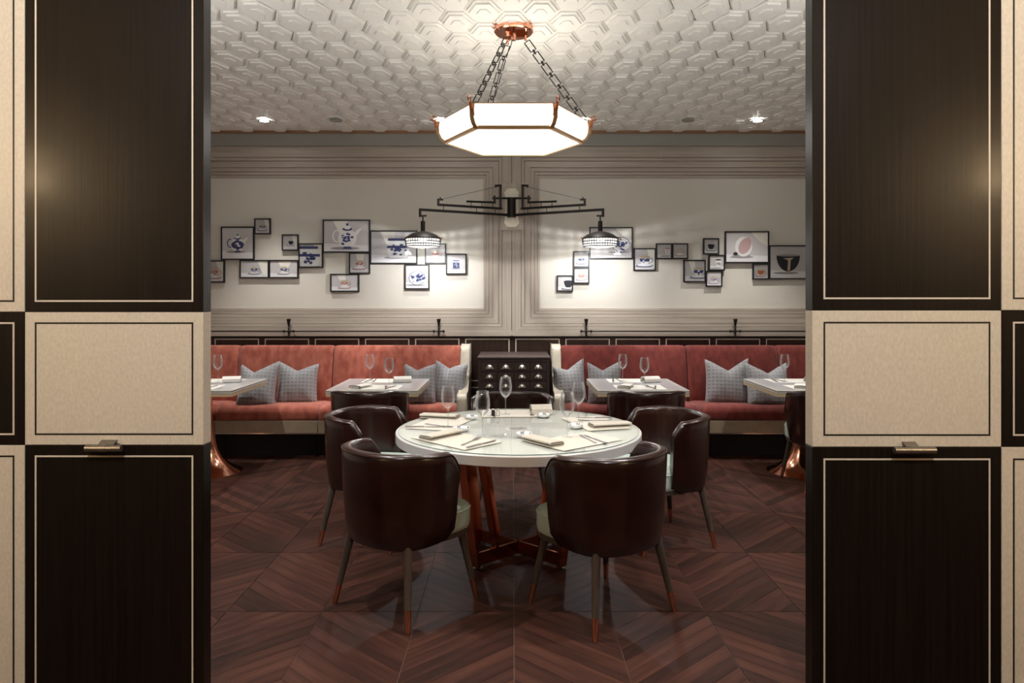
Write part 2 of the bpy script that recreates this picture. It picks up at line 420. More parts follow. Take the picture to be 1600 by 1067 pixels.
# nested timber frames around the cream fields
SW = F/DW
ZT0, ZB0 = PZ(278.5, DW), PZ(481.5, DW)
steps = [0.0, 0.030, 0.060, 0.100, 0.163, 0.196, 0.31]
depth = [0.012, 0.024, 0.034, 0.046, 0.056, 0.068]
ztop_lim, zbot_lim = ZC-0.155, PZ(524.5, DW)
def wall_frame(n, xi, xo):                            # xi: inner edge next to the centre pilaster, xo: outer edge
    s = 1 if xi < 0 else -1
    root = None
    for k in range(6):
        a, b = steps[k], steps[k+1]-0.0035; d = depth[k]
        at_, bt_ = min(a*1.05, ztop_lim-ZT0), min(b*1.05, ztop_lim-ZT0)
        ab, bb = min(a*0.97, ZB0-zbot_lim), min(b*0.97, ZB0-zbot_lim)
        xa, xb = xi + s*a, xi + s*b; oa, ob = xo - s*a, xo - s*b
        pcs = [('rail', M['wood_h'], [(oa, ZT0+at_), (xa, ZT0+at_), (xb, ZT0+bt_), (ob, ZT0+bt_)]),
               ('rail', M['wood_h'], [(oa, ZB0-ab), (xa, ZB0-ab), (xb, ZB0-bb), (ob, ZB0-bb)])]
        if k < 5: pcs.append(('stile', M['wood_v'], [(xa, ZT0+at_), (xb, ZT0+bt_), (xb, ZB0-bb), (xa, ZB0-ab)]))
        for nm, mt, q in pcs:
            g = 0.0008
            bq = nb()
            if abs(q[1][1]-q[2][1]) < 1e-4 and nm == 'rail': bq.free(); continue
            prism(bq, q, DW-d, DW, 'y')
            o = obj('trim_%d' % n if root is None else nm, bq, mt, root, smooth=False)
            if root is None: root = struct(o)
xc = PX(755.5, DW); wall_frame(3, xc, -XS+0.3)
xc2 = PX(843.5, DW); wall_frame(4, xc2, XS-0.3)
bm = nb(); x0p, x1p = xc+0.196, xc2-0.196
prism(bm, [(x0p, ZC-0.156), (x0p, ZB0-0.19), ((x0p+x1p)/2, zbot_lim), (x1p, ZB0-0.19), (x1p, ZC-0.156)], DW-0.060, DW, 'y')
pil = struct(obj('trim_5', bm, M['wood_v'], smooth=False))
bm = nb(); box(bm, (x0p+x1p)/2-0.0025, (x0p+x1p)/2+0.0025, DW-0.0608, DW-0.059, zbot_lim+0.06, ZC-0.16); obj('joint', bm, M['leg_wood'], pil, smooth=False)

# ---- wainscot with cream inlay frames
zw = PZ(525, DW-0.03)
bm = nb(); box(bm, -XS, XS, DW-0.05, DW, 0, zw)
wains = struct(obj('trim_6', bm, M['wainscot'], smooth=False))
bm = nb(); box(bm, -XS, XS, DW-0.064, DW, zw-0.014, zw+0.004); obj('cap_rail', bm, M['wenge'], wains, smooth=False)
def line_frame(bm, x0, x1, z0, z1, w, y0, y1):
    box(bm, x0, x1, y0, y1, z0, z0+w); box(bm, x0, x1, y0, y1, z1-w, z1)
    box(bm, x0, x0+w, y0, y1, z0+w, z1-w); box(bm, x1-w, x1, y0, y1, z0+w, z1-w)
DWF = DW-0.05; pitch = 78.3*DWF/F; xw0 = PX(805.2, DWF); ww = 69.3*DWF/F
for row, (za, zb) in enumerate(((PZ(595.5, DWF), PZ(529, DWF)), (0.12, PZ(604.5, DWF)))):
    bm = nb(); line_frame(bm, 0, ww, za, zb, 0.011, 0, 0.003); me = mesh_of('inlay', bm, M['inlay_cream'], False)
    for c in range(-8, 8):
        x = xw0 + c*pitch
        if abs(x+ww/2) < XS-0.3 and (row == 0 or abs(x+ww/2) < 1.0): link('inlay', me, wains, (x, DWF-0.002, 0))

# ---- the two panelled partitions of the entrance
def partition(name, D, xs, th, seams, ins, side, lab):
    """xs: column edges from the opening outwards; seams: heights; first column dark / pale / dark from the top"""
    root = None; zz = [0.0, seams[1], seams[0], ZC]
    xo = xs[-1]
    bm = nb(); a, b = sorted((xs[0], xo)); inset = 0.004*(-1 if xs[0] > xo else 1)
    a2, b2 = (a, b-0.006) if xs[0] == b else (a+0.006, b)
    box(bm, a2, b2, D+0.012, D+th-0.004, 0, ZC)
    root = struct(obj(name, bm, M['black'], smooth=False))
    for c in range(len(xs)-1):
        for r in range(3):
            dark = (c + r) % 2 == 0
            a, b = sorted((xs[c], xs[c+1])); z0, z1 = zz[r], zz[r+1]
            bm = nb(); g = 0.0007
            dep = th if c == 0 else 0.02
            rbox(bm, a+g, b-g, D, D+dep, z0+g, z1-g, 0.0016, 1)
            p = obj('panel', bm, M['wenge'] if dark else M['sycamore'], root, smooth=False)
            bm = nb(); line_frame(bm, a+ins, b-ins, z0+ins, z1-ins, 0.0062, D-0.0008, D+0.002)
            obj('inlay', bm, M['inlay_cream'] if dark else M['inlay_dark'], p, smooth=False)
    return root
SL, SR = F/DL, F/DR
xl = [PX(318, DL), PX(38.5, DL), PX(38.5, DL)-0.657, -3.35]
xr = [PX(1269, DR), PX(1565, DR), PX(1565, DR)+0.69, 3.35]
wl = partition('wall_front_left', DL, xl, 0.064, (PZ(487.5, DL), PZ(695.5, DL)), 0.0375, -1, 'left')
wr = partition('wall_front_right', DR, xr, 0.060, (PZ(485, DR), PZ(698.5, DR)), 0.041, 1, 'right')
def handle(parent, D, p0, p1, py, pb):
    x0, x1, z = PX(p0, D-0.03), PX(p1, D-0.03), PZ(py, D-0.03); y = D-0.032; L = x1-x0
    b = nb(); r = 0.0118
    tube(b, (x0, y, z), (x0+L*0.40, y, z), r, n=20); tube(b, (x0+L*0.40, y, z), (x0+L*0.58, y, z), r*1.1, n=20)
    tube(b, (x0+L*0.58, y, z), (x1, y, z), r, n=20)
    h = obj('handle', b, M['gunmetal'], parent)
    b = nb(); pts = []
    for k in range(9):
        t = k/8; pts.append((y + 0.002 + t*(D-y), z + 0.0115 + 0.013*math.sin(t*PI*0.62)))
    ribbon(b, pts, 0.004, PX(pb[0], D), PX(pb[1], D))
    tube(b, (PX(pb[1], D)-0.004, D-0.002, z+0.004), (PX(pb[1], D)+0.008, D-0.002, z+0.004), 0.009, n=10)
    obj('bracket', b, M['gunmetal'], h)
handle(wl, DL, 134.5, 190, 700.5, (161, 184))
handle(wr, DR, 1397, 1461, 703.5, (1409, 1428))
# outer continuation of the entrance walls to the dining-room sides and the lobby behind the camera
bm = nb(); box(bm, -XS, -3.34, DL+0.02, DL+0.1, 0, ZC); struct(obj('wall_front_end_left', bm, M['cream_wall'], smooth=False))
bm = nb(); box(bm, 3.34, XS, DR+0.02, DR+0.1, 0, ZC); struct(obj('wall_front_end_right', bm, M['cream_wall'], smooth=False))
bm = nb(); box(bm, -3.47, -3.35, -2.5, DL, 0, ZC); struct(obj('wall_lobby_left', bm, M['lobby_wall'], smooth=False))
bm = nb(); box(bm, 3.35, 3.47, -2.5, DR, 0, ZC); struct(obj('wall_lobby_right', bm, M['lobby_wall'], smooth=False))
bm = nb(); box(bm, -3.47, 3.47, -2.6, -2.5, 0, ZC); struct(obj('wall_lobby_back', bm, M['lobby_wall'], smooth=False))

# lobby lamps: two warm globes on the side walls (their glow shows on the panels), downlights added for fill
for s, nm in ((-1, 'left'), (1, 'right')):
    t = thing('wall_globe_lamp', 'warm globe wall lamp on the %s lobby wall behind the viewer' % nm, 'lamp', (s*3.35, 0.5, 2.38))
    b = nb(); tube(b, (0,0,0), (-s*0.02,0,0), 0.06, n=20); tube(b, (-s*0.02,0,0), (-s*0.12,0,0), 0.01); obj('wall_mount', b, M['brass'], t)
    b = nb(); bmesh.ops.create_uvsphere(b, u_segments=24, v_segments=14, radius=0.085, matrix=Matrix.Translation((-s*0.20,0,0))); obj('globe', b, M['warm_globe'], t)
    point('globe_light', (-s*0.20, 0.0, -0.12), LOBBY_SCONCE_W, (1.0,0.72,0.42), 0.08, t)

# ================================================================== LAMPS
# ---- recessed downlights
def downlight(x, y, lit, label, watts, angle=70, grp='ceiling downlights', size=0.035, aim=(0, 0, -1)):
    t = thing('ceiling_downlight', label, 'downlight', (x, y, ZC-0.039), 0, grp)
    b = nb(); lathe(b, [(0.058,0.0),(0.058,-0.006),(0.045,-0.008),(0.040,0.002)], 24, cap0=False, cap1=False); obj('trim_ring', b, M['grey_paint'], t)
    b = nb(); lathe(b, [(0.041,0.0),(0.041,0.004)], 20); obj('lens', b, M['led'] if lit else M['grey_paint'], t)
    if lit: spot('downlight_beam', (0,0,-0.02), watts, (1.0,0.965,0.92), angle, 0.7, size, aim, t)
yd = F*(ZC-H)/(HY-181.5)
downlight(PX(413, yd), yd, True, 'lit ceiling downlight farthest left, above the left banquette', DOWN_W)
downlight(PX(688, yd), yd, True, 'lit ceiling downlight just left of the hexagonal pendant lamp', DOWN_W)
downlight(PX(911, yd), yd, True, 'lit ceiling downlight just right of the hexagonal pendant lamp', DOWN_W)
downlight(PX(1184, yd), yd, True, 'lit ceiling downlight farthest right, above the right banquette', DOWN_W)
downlight(PX(525, yd), yd, False, 'unlit ceiling downlight left of the pendant lamp', 0)
downlight(PX(1075, yd), yd, False, 'unlit ceiling downlight right of the pendant lamp', 0)
for x in (-1.5, 1.5): downlight(x, 3.15, True, 'added downlight above the %s front chair, over the doorway' % ('left' if x < 0 else 'right'), ROOM_FILL_W, 95, 'added doorway downlights')  # unseen pair added to light the front chairs and floor
for x in (-0.55, 0.55): downlight(x, 3.55, True, 'added downlight over the %s side of the round table' % ('left' if x < 0 else 'right'), TABLE_FILL_W, 80, 'added table downlights')  # unseen pair added to brighten the tabletop
for x in (-2.9, 2.9): downlight(x, 4.6, True, 'added downlight near the %s side wall of the dining room' % ('left' if x < 0 else 'right'), ROOM_FILL_W, 95, 'added side downlights')  # unseen pair added to raise the room's brightness from the sides
for x in (-0.9, 0.9): downlight(x, 0.5, True, 'added lobby downlight aimed at the %s entrance panels' % ('left' if x < 0 else 'right'), LOBBY_FILL_W, 90, 'added lobby downlights', 0.06, (0.75 if x > 0 else -0.75, 1.1, -1))  # unseen pair added to brighten the entrance panels

# unseen uplights added behind the entrance partitions to brighten the ceiling
for s_, nm in ((-1, 'left'), (1, 'right')):
    t = thing('added_uplight', 'added bronze uplight on the dining side of the %s entrance partition' % nm, 'lamp', (s_*1.75, 2.574, 2.15))
    b = nb(); box(b, -0.05, 0.05, 0.0, 0.012, -0.10, 0.06); box(b, -0.02, 0.02, 0.012, 0.06, -0.03, 0.0); obj('wall_mount', b, M['bronze'], t, smooth=False)
    b = nb(); lathe(b, [(0.03,-0.05),(0.05,-0.045),(0.09,0.02),(0.10,0.05),(0.094,0.05),(0.084,0.022),(0.045,-0.038),(0.02,-0.04)], 28, (0,0.155,0)); obj('bowl', b, M['bronze'], t)
    b = nb(); lathe(b, [(0.070,0.012),(0.070,0.016)], 24, (0,0.155,0)); obj('lens', b, M['led'], t)
    spot('fill_up_beam', (0, 0.155, 0.055), UP_FILL_W, (1.0,0.965,0.92), 140, 0.8, 0.06, (-s_*0.15, 0.75, 1), t)

# ---- hexagonal pendant
PDX, PDY = PX(802.5, 4.29), 4.29
pend = thing('pendant_lamp', 'hexagonal opal glass pendant lamp with copper edges hanging from three chains', 'lamp', (PDX, PDY, ZC))
ZB = 2.46-ZC                                          # bottom of the bowl, local
prof = [(0.425,0.0),(0.452,0.022),(0.468,0.055),(0.472,0.090),(0.466,0.128)]
def hv(r, k, z): return Vector((r*math.cos(k*PI/3), r*math.sin(k*PI/3), z))
for k in range(6):
    b = nb(); g = 0.02
    rows = []
    for r, z in prof:
        p, q = hv(r, k, ZB+z), hv(r, k+1, ZB+z); rows.append([b.verts.new(p.lerp(q, g)), b.verts.new(p.lerp(q, 1-g))])
    for a, c in zip(rows, rows[1:]): b.faces.new((a[0], a[1], c[1], c[0]))
    obj('glass_panel', b, M['lamp_glass'], pend, angle=60)
b = nb(); prism(b, [(0.415*math.cos(k*PI/3), 0.415*math.sin(k*PI/3)) for k in range(6)], ZB-0.002, ZB+0.006); obj('bottom_glass', b, M['lamp_glass'], pend, smooth=False)
b = nb(); lathe(b, [(0.36,ZB+0.030),(0.36,ZB+0.034)], 6); obj('light_baffle', b, M['porcelain'], pend, smooth=False)  # unseen plate added to block the bottom glass's upward light
for k in range(6):
    b = nb(); pts = [hv(r+0.004, k, ZB+z) for r, z in prof]
    for p, q in zip(pts, pts[1:]): bar(b, p, q + (q-p)*0.05, 0.028, 0.014)
    rib = obj('rib', b, M['brass'], pend)
    b = nb(); o = hv(0.482, k, ZB+0.125)
    d = hv(1, k, 0)
    tube(b, o - Vector((0,0,0.03)), o + d*0.012 + Vector((0,0,0.012)), 0.012, 0.007, 8)
    path_tube(b, [o + d*(0.02+0.014*math.cos(a)) + Vector((0,0,0.024+0.014*math.sin(a))) for a in [2*PI*i/12 for i in range(12)]], 0.0035, 6, True)
    obj('finial', b, M['copper_red'], rib)
    b = nb(); bar(b, hv(0.425, k, ZB+0.002), hv(0.425, k+1, ZB+0.002), 0.022, 0.020); obj('bottom_edge', b, M['brass'], pend)
b = nb()
lathe(b, [(0.118,-0.001),(0.122,-0.004),(0.122,-0.050),(0.114,-0.057)], 36); obj('canopy', b, M['copper'], pend)
b = nb()
for k in range(3):
    a = k*2*PI/3; d = Vector((math.cos(a), math.sin(a), 0)); n = Vector((-d.y, d.x, 0))
    bar(b, d*0.015 + Vector((0,0,-0.068)), d*0.085 + Vector((0,0,-0.068)), 0.012, 0.026)
    tube(b, d*0.075 + Vector((0,0,-0.07)), d*0.075 + Vector((0,0,-0.100)), 0.008, n=8)
tube(b, (0,0,-0.05), (0,0,-0.100), 0.022, 0.014, 12)
obj('bracket', b, M['copper'], pend)
rl = nb(); a, c = 0.040, 0.019
path_tube(rl, [(-a,-c,0),(-a*0.2,-c,0),(a*0.2,-c,0),(a,-c,0),(a,-c*0.3,0),(a,c*0.3,0),(a,c,0),(a*0.2,c,0),(-a*0.2,c,0),(-a,c,0),(-a,c*0.3,0),(-a,-c*0.3,0)], 0.0038, 6, True)
RL = mesh_of('chain_link', rl, M['bronze']); rl = nb()
path_tube(rl, [(0.015*math.cos(i*PI/6), 0, 0.015*math.sin(i*PI/6)) for i in range(12)], 0.0033, 6, True); CL = mesh_of('chain_ring', rl, M['bronze'])
for k in range(3):
    a = k*2*PI/3; p0 = Vector((0.078*math.cos(a), 0.078*math.sin(a), -0.100)); p1 = Vector((0.445*math.cos(a), 0.445*math.sin(a), ZB+0.135))
    d = p1-p0; L = d.length; n = 7; q = d.to_track_quat('X', 'Y' if k == 0 else 'Z').to_euler(); st = L/n
    for i in range(n):
        o = link('chain_link', RL, pend, p0 + d*((i+0.5)/n), q); o.scale = (st*0.40/0.04, 1, 1)
        if i < n-1:
            link('chain_ring', CL, pend, p0 + d*((i+1)/n), q)
b = nb(); path_tube(b, [Vector((-0.005,0,-0.08)), Vector((-0.02,0.01,-0.14)), Vector((-0.06,0.05,-0.20)), Vector((-0.10,0.12,-0.30)), Vector((-0.14,0.20,-0.45)), Vector((-0.18,0.31,ZB+0.12))], 0.003, 6); obj('cable', b, M['bronze'], pend)
b = nb()
for k in range(6): bar(b, hv(0.464, k, ZB+0.130), hv(0.464, k+1, ZB+0.130), 0.008, 0.006)
obj('top_edge', b, M['brass'], pend)
for k in range(3):                                     # bulbs inside the bowl
    a = k*2*PI/3 + PI/3; b = nb(); bmesh.ops.create_uvsphere(b, u_segments=12, v_segments=8, radius=0.035, matrix=Matrix.Translation((0.2*math.cos(a), 0.2*math.sin(a), ZB+0.075)))
    obj('bulb', b, M['bulb'], pend)

# ---- two-armed wall lamp
SCX, SCD = PX(799.3, DW), DW
wlamp = thing('wall_lamp', 'black bronze two-armed wall lamp with perforated disc shades on carved stone plate', 'lamp', (SCX, DW-0.05, PZ(324, DW)))
base = Vector((SCX, DW-0.05, PZ(324, DW)))
def loc(x, y, z): return Vector((x, y, z)) - base
b = nb(); rbox(b, PX(782.5, DW), PX(817, DW), DW-0.085, DW-0.05, PZ(361, DW), PZ(288, DW), 0.003, 1)
for v in b.verts: v.co -= base
obj('back_board', b, M['wood_v'], wlamp, smooth=False)
b = nb(); D0 = DW-0.10; cx = PX(799.5, D0); z0, z1 = PZ(354.5, D0), PZ(295, D0); w = 11.8*D0/F; e = 0.035
prism(b, [(cx-w+e, z0), (cx+w-e, z0), (cx+w, z0+e*1.2), (cx+w*0.9, z0+e*2.2), (cx+w*0.9, z1-e*2.2), (cx+w, z1-e*1.2), (cx+w-e, z1), (cx-w+e, z1), (cx-w, z1-e*1.2), (cx-w*0.9, z1-e*2.2), (cx-w*0.9, z0+e*2.2), (cx-w, z0+e*1.2)], DW-0.125, DW-0.085, 'y')
for v in b.verts: v.co -= base
obj('stone_plate', b, M['stone'], wlamp, smooth=False)
b = nb(); D0 = 6.95; tube(b, loc(PX(799.3, D0), D0, PZ(339.5, D0)), loc(PX(799.3, D0), D0, PZ(309, D0)), 0.043, n=24)
for z in (PZ(312, D0), PZ(336, D0)): tube(b, loc(PX(799.3, D0), D0, z), loc(PX(799.3, D0), DW-0.10, z), 0.02, n=10)
obj('hub', b, M['bronze'], wlamp)
def arm_pt(px, py, s):
    # arms swing forward from the hub; solve the point of the vertical arm plane seen at this picture point
    # X = hx + s*(0.055+0.805 t), D = 6.95 - 0.42 t
    hx = PX(799.3, 6.95); lo_, hi_ = -0.3, 1.3
    for _ in range(50):
        t = (lo_+hi_)/2; X = hx + s*(0.055+0.805*t); D = 6.95-0.42*t; p = HX + F*X/D
        if (p < px) == (s > 0): lo_ = t
        else: hi_ = t
    return loc(X, D, PZ(py, D))
def arm(s):
    mx = lambda p: p if s < 0 else 2*799.3 - p
    A = lambda p, y: arm_pt(mx(p), y, s)
    b = nb(); bar(b, A(797, 336), A(655, 327.5), 0.022, 0.024); bar(b, A(656.4, 326.5), A(656.4, 339), 0.022, 0.024); bar(b, A(655, 337.3), A(666, 337.3), 0.02, 0.014)
    a = obj('arm', b, M['bronze'], wlamp, smooth=False)
    b = nb(); bar(b, A(784.5, 326), A(683.5, 319.8), 0.02, 0.022); bar(b, A(684.9, 320.5), A(684.9, 310.5), 0.02, 0.024); bar(b, A(684, 312), A(692, 312), 0.018, 0.016); tube(b, A(688, 312), A(688, 308), 0.006)
    bar(b, A(782.3, 327.5), A(782.3, 288.5), 0.022, 0.026); bar(b, A(783.5, 290), A(773.5, 290), 0.02, 0.018); bar(b, A(774.8, 289.5), A(774.8, 293), 0.018, 0.018)
    obj('brace', b, M['bronze'], wlamp, smooth=False)
    b = nb(); bar(b, A(774, 316.3), A(729, 314.7), 0.018, 0.018); bar(b, A(772.8, 318), A(772.8, 305.5), 0.02, 0.024); tube(b, A(769.5, 309.6), A(797, 309.6), 0.010)
    obj('short_brace', b, M['bronze'], wlamp, smooth=False)
    b = nb()
    for p, y0, y1 in ((693, 319, 332), (736.2, 315, 326), (744.5, 322, 335), (753, 315, 326), (770, 316, 326.5), (773.8, 326, 335.5)): tube(b, A(p, y0), A(p, y1), 0.0035, n=6)
    obj('tie_rods', b, M['bronze'], wlamp)
    b = nb(); tube(b, A(773.5, 292.5), A(689, 311.5), 0.0018, n=5); obj('stay_wire', b, M['bronze'], wlamp)
    # shade
    c = A(660.8, 340); D = c.y + base.y; px = 660.8
    def zz(py): return PZ(py, D) - base.z
    b = nb(); tube(b, (c.x, c.y, zz(337)), (c.x, c.y, zz(346.5)), 0.007); tube(b, (c.x, c.y, zz(345.5)), (c.x, c.y, zz(364)), 0.0215, n=18); obj('lamp_neck', b, M['bronze'], wlamp)
    r = 0.172; ze = zz(372.3); zt = zz(361)
    b = nb(); pr = [(0.015, zt), (0.05, zt-0.006), (0.09, zt-0.018), (0.13, zt-0.036), (r+0.004, ze), (r+0.004, ze-0.006), (r-0.004, ze-0.005), (0.125, zt-0.042), (0.06, zt-0.016), (0.01, zt-0.010)]
    lathe(b, pr, 48, (c.x, c.y, 0)); sh = obj('shade', b, M['bronze'], wlamp)
    zb = ze - 0.080
    b = nb()
    for q in (0.0, 0.36, 0.70, 1.0):
        z = ze - 0.006 + (zb-ze+0.006)*q; rr = r - 0.012*q
        lathe(b, [(rr+0.001, z-0.0045), (rr+0.001, z+0.0045), (rr-0.002, z+0.0045), (rr-0.002, z-0.0045)], 48, (c.x, c.y, 0), cap0=False, cap1=False)
    for i in range(40):
        an = 2*PI*i/40; cs, sn = math.cos(an), math.sin(an)
        tube(b, (c.x+r*cs, c.y+r*sn, ze-0.004), (c.x+(r-0.012)*cs, c.y+(r-0.012)*sn, zb), 0.0034, n=4, cap=False)
    obj('perforated_band', b, M['bronze'], sh)
    b = nb()
    for s2 in (-1, 1):
        prism(b, [(c.x+s2*(r-0.004), ze-0.012), (c.x+s2*(r+0.03), ze+0.004), (c.x+s2*(r+0.0), ze+0.010)], c.y-0.012, c.y+0.012, 'y')
    obj('ear', b, M['brass'], sh, smooth=False)
    b = nb(); lathe(b, [(r-0.012, ze-0.008), (r-0.022, zb+0.002)], 48, (c.x, c.y, 0), cap0=False, cap1=False); obj('diffuser', b, M['shade_glass'], sh)
    b = nb(); lathe(b, [(0.02, ze-0.004), (0.045, ze-0.010), (0.045, ze-0.022), (0.03, ze-0.030)], 24, (c.x, c.y, 0)); obj('bulb', b, M['bulb'], sh)
    point('wall_lamp_light', (c.x, c.y, zb+0.018), SCONCE_W, (0.98,0.98,1.0), 0.012, wlamp)
arm(-1); arm(1)

# ================================================================== WALL PHOTOGRAPHS
def ell(cx, cy, rx, ry, n=20, a0=0, a1=2*PI): return [(cx+rx*math.cos(a0+(a1-a0)*i/n), cy+ry*math.sin(a0+(a1-a0)*i/n)) for i in range(n if abs(a1-a0-2*PI) < 1e-6 else n+1)]
def print_mesh(w, h, kind, main, wedge, k, ox=0.0, seed=0):
    """one flat printed photograph; shapes are layers of ink in units of the picture's shorter side"""
    rnd = random.Random(seed); b = nb(); lay = [0]
    def P(pts, col, tr=True):
        lay[0] += 1; y = -0.00012*lay[0]
        q = [(max(-w/2, min(w/2, x)), max(-h/2, min(h/2, z))) for x, z in pts]
        poly(b, [(x, y, z) for x, z in q], PRN.index(col))
    u = min(w, h)*k*1.22; ox *= w
    P([(-w/2,-h/2),(w/2,-h/2),(w/2,h/2),(-w/2,h/2)], 'back')
    P([(-w/2,-h/2),(w/2,-h/2),(w/2,-h*0.30),(-w/2,-h*0.24)], 'floor')
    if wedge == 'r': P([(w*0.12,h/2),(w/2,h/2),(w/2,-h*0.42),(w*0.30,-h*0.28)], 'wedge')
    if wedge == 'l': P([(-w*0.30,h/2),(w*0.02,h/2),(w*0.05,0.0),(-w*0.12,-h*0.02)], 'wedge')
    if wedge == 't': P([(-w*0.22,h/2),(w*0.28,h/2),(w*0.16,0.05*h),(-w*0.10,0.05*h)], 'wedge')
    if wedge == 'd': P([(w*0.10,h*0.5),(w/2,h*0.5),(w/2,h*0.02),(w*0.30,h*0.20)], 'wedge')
    T = lambda pts: [(ox+x*u, z*u) for x, z in pts]
    def speck(n, rx, rz, cx, cz, col):
        for i in range(n):
            a = rnd.uniform(0, 2*PI); q = rnd.uniform(0.1, 0.85); x, z = cx+rx*q*math.cos(a), cz+rz*q*math.sin(a); s = rnd.uniform(0.06, 0.14)*max(rx, rz)*1.6
            P(T(ell(x, z, s, s*rnd.uniform(0.5, 1.0), 6)), col)
    def loop(cx, cz, rx, rz, a0, a1, th, col):
        o = ell(cx, cz, rx, rz, 10, a0, a1); i = ell(cx, cz, rx-th, rz-th, 10, a0, a1)
        for j in range(len(o)-1): P(T([o[j], o[j+1], i[j+1], i[j]]), col)
    P(T(ell(-0.08, -0.42, 0.50, 0.05)), 'shadow')
    if kind == 'pot':
        loop(-0.36, 0.0, 0.16, 0.22, PI*0.4, PI*1.6, 0.05, main if main == 'black' else 'white' if seed % 2 else main)
        P(T([(0.25,-0.12),(0.50,0.26),(0.44,0.28),(0.22,0.12)]), 'white')
        P(T(ell(0, -0.08, 0.32, 0.33)), 'white'); P(T([(-0.16,-0.44),(0.16,-0.44),(0.12,-0.36),(-0.12,-0.36)]), main)
        P(T(ell(0, 0.24, 0.17, 0.06)), main); P(T(ell(0, 0.30, 0.12, 0.07)), 'white'); P(T(ell(0, 0.40, 0.045, 0.045)), main)
        P(T(ell(0, -0.08, 0.31, 0.20)), main) if seed == 0 else None; P(T(ell(0, -0.10, 0.14, 0.13)), 'white') if seed == 0 else None; speck(22, 0.29, 0.29, 0, -0.08, main)
    elif kind == 'cup':
        P(T(ell(0, -0.34, 0.50, 0.10)), main); P(T(ell(0, -0.32, 0.44, 0.075)), 'white')
        loop(0.33, -0.06, 0.14, 0.15, -PI*0.55, PI*0.55, 0.035, main)
        P(T([(-0.32,0.14),(0.32,0.14),(0.27,-0.10),(0.15,-0.28),(-0.15,-0.28),(-0.27,-0.10)]), 'white' if main in ('blue','red','lilac','pink') else main)
        P(T(ell(0, 0.14, 0.32, 0.07)), 'tan' if main != 'black' else 'black')
        if main in ('blue','red','lilac','pink'): P(T([(-0.30,0.06),(0.30,0.06),(0.25,-0.12),(-0.25,-0.12)]), main); speck(6, 0.22, 0.10, 0, -0.03, 'white')
        speck(10, 0.25, 0.18, 0, -0.10, main)
    elif kind == 'jug':
        loop(0.30, 0.0, 0.16, 0.20, -PI*0.55, PI*0.55, 0.04, 'white'); P(T([(-0.30,0.32),(0.26,0.30),(0.28,-0.36),(-0.28,-0.38)]), main)
        P(T([(-0.30,0.24),(0.26,0.22),(0.26,0.12),(-0.28,0.13)]), 'white'); speck(8, 0.22, 0.2, 0, -0.1, 'white')
    elif kind == 'vase':
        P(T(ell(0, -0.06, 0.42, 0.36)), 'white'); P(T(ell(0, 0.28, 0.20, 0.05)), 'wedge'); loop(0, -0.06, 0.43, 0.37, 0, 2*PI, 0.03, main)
        speck(24, 0.40, 0.34, 0, -0.06, main)
    elif kind == 'bigjar':
        P(T([(-0.40,0.36),(0.34,0.36),(0.44,-0.05),(0.34,-0.42),(-0.36,-0.42),(-0.46,-0.05)]), 'white')
        P(T([(-0.40,0.36),(0.34,0.36),(0.36,0.26),(-0.42,0.26)]), main); P(T([(-0.44,0.06),(0.42,0.06),(0.43,-0.04),(-0.46,-0.04)]), main); speck(20, 0.36, 0.30, 0, -0.10, main)
    elif kind == 'bowl':
        P(T([(-0.46,0.28)] + ell(0, 0.26, 0.46, 0.62, 16, PI, 2*PI) + [(0.46,0.28)]), 'black'); P(T(ell(0, 0.27, 0.46, 0.045)), 'shadow')
        P(T([(-0.20,0.16),(0.22,0.18),(0.10,0.08),(0.07,-0.32),(-0.03,-0.33),(0.0,0.07)]), 'tan')
    elif kind == 'tilt':
        P(T(ell(-0.10, -0.36, 0.40, 0.05)), 'shadow'); P(T(ell(0, 0.02, 0.36, 0.42)), 'white')
        c, s = math.cos(-0.5), math.sin(-0.5)
        P(T([(0.05+x*c-z*s, 0.05+x*s+z*c) for x, z in ell(0, 0, 0.24, 0.37)]), 'pink'); P(T(ell(-0.34, -0.28, 0.10, 0.07)), main)
    elif kind == 'pair':
        P(T([(-0.10,0.20),(0.36,0.24),(0.30,-0.30),(-0.02,-0.30)]), 'white'); loop(-0.12, -0.02, 0.16, 0.18, PI*0.4, PI*1.6, 0.035, 'tan'); P(T(ell(0.13, 0.22, 0.23, 0.05)), main); speck(10, 0.18, 0.22, 0.14, -0.05, main)
    return mesh_of('photo_print', b, PRM, False)
DP = DW - 0.016
def picture(i, x0, x1, y0, y1, kind, main, wedge, k, label, ox=0.0):
    D = DP-0.012; w, h = (x1-x0)*D/F, (y1-y0)*D/F
    c = Vector(((PX(x0, D)+PX(x1, D))/2, DW, (PZ(y0, D)+PZ(y1, D))/2)); g = 0.0008; w -= g; h -= g
    t = thing('picture_frame', label, 'picture', c, 0, 'framed tea ware photographs')
    f = 0.0125; b = nb(); y0_, y1_ = -0.028, -0.001
    W, Hh = w/2, h/2
    for q in ([(-W,-Hh),(W,-Hh),(W-f,-Hh+f),(-W+f,-Hh+f)], [(-W,Hh),(-W+f,Hh-f),(W-f,Hh-f),(W,Hh)], [(-W,-Hh),(-W+f,-Hh+f),(-W+f,Hh-f),(-W,Hh)], [(W,-Hh),(W,Hh),(W-f,Hh-f),(W-f,-Hh+f)]): prism(b, q, y0_, y1_, 'y')
    obj('frame', b, M['frame_black'], t, smooth=False)
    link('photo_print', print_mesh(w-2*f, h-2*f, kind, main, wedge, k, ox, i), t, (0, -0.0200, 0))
    b = nb(); poly(b, [(-W+f,-0.0255,-Hh+f),(W-f,-0.0255,-Hh+f),(W-f,-0.0255,Hh-f),(-W+f,-0.0255,Hh-f)]); obj('glass_pane', b, M['pane'], t, smooth=False)
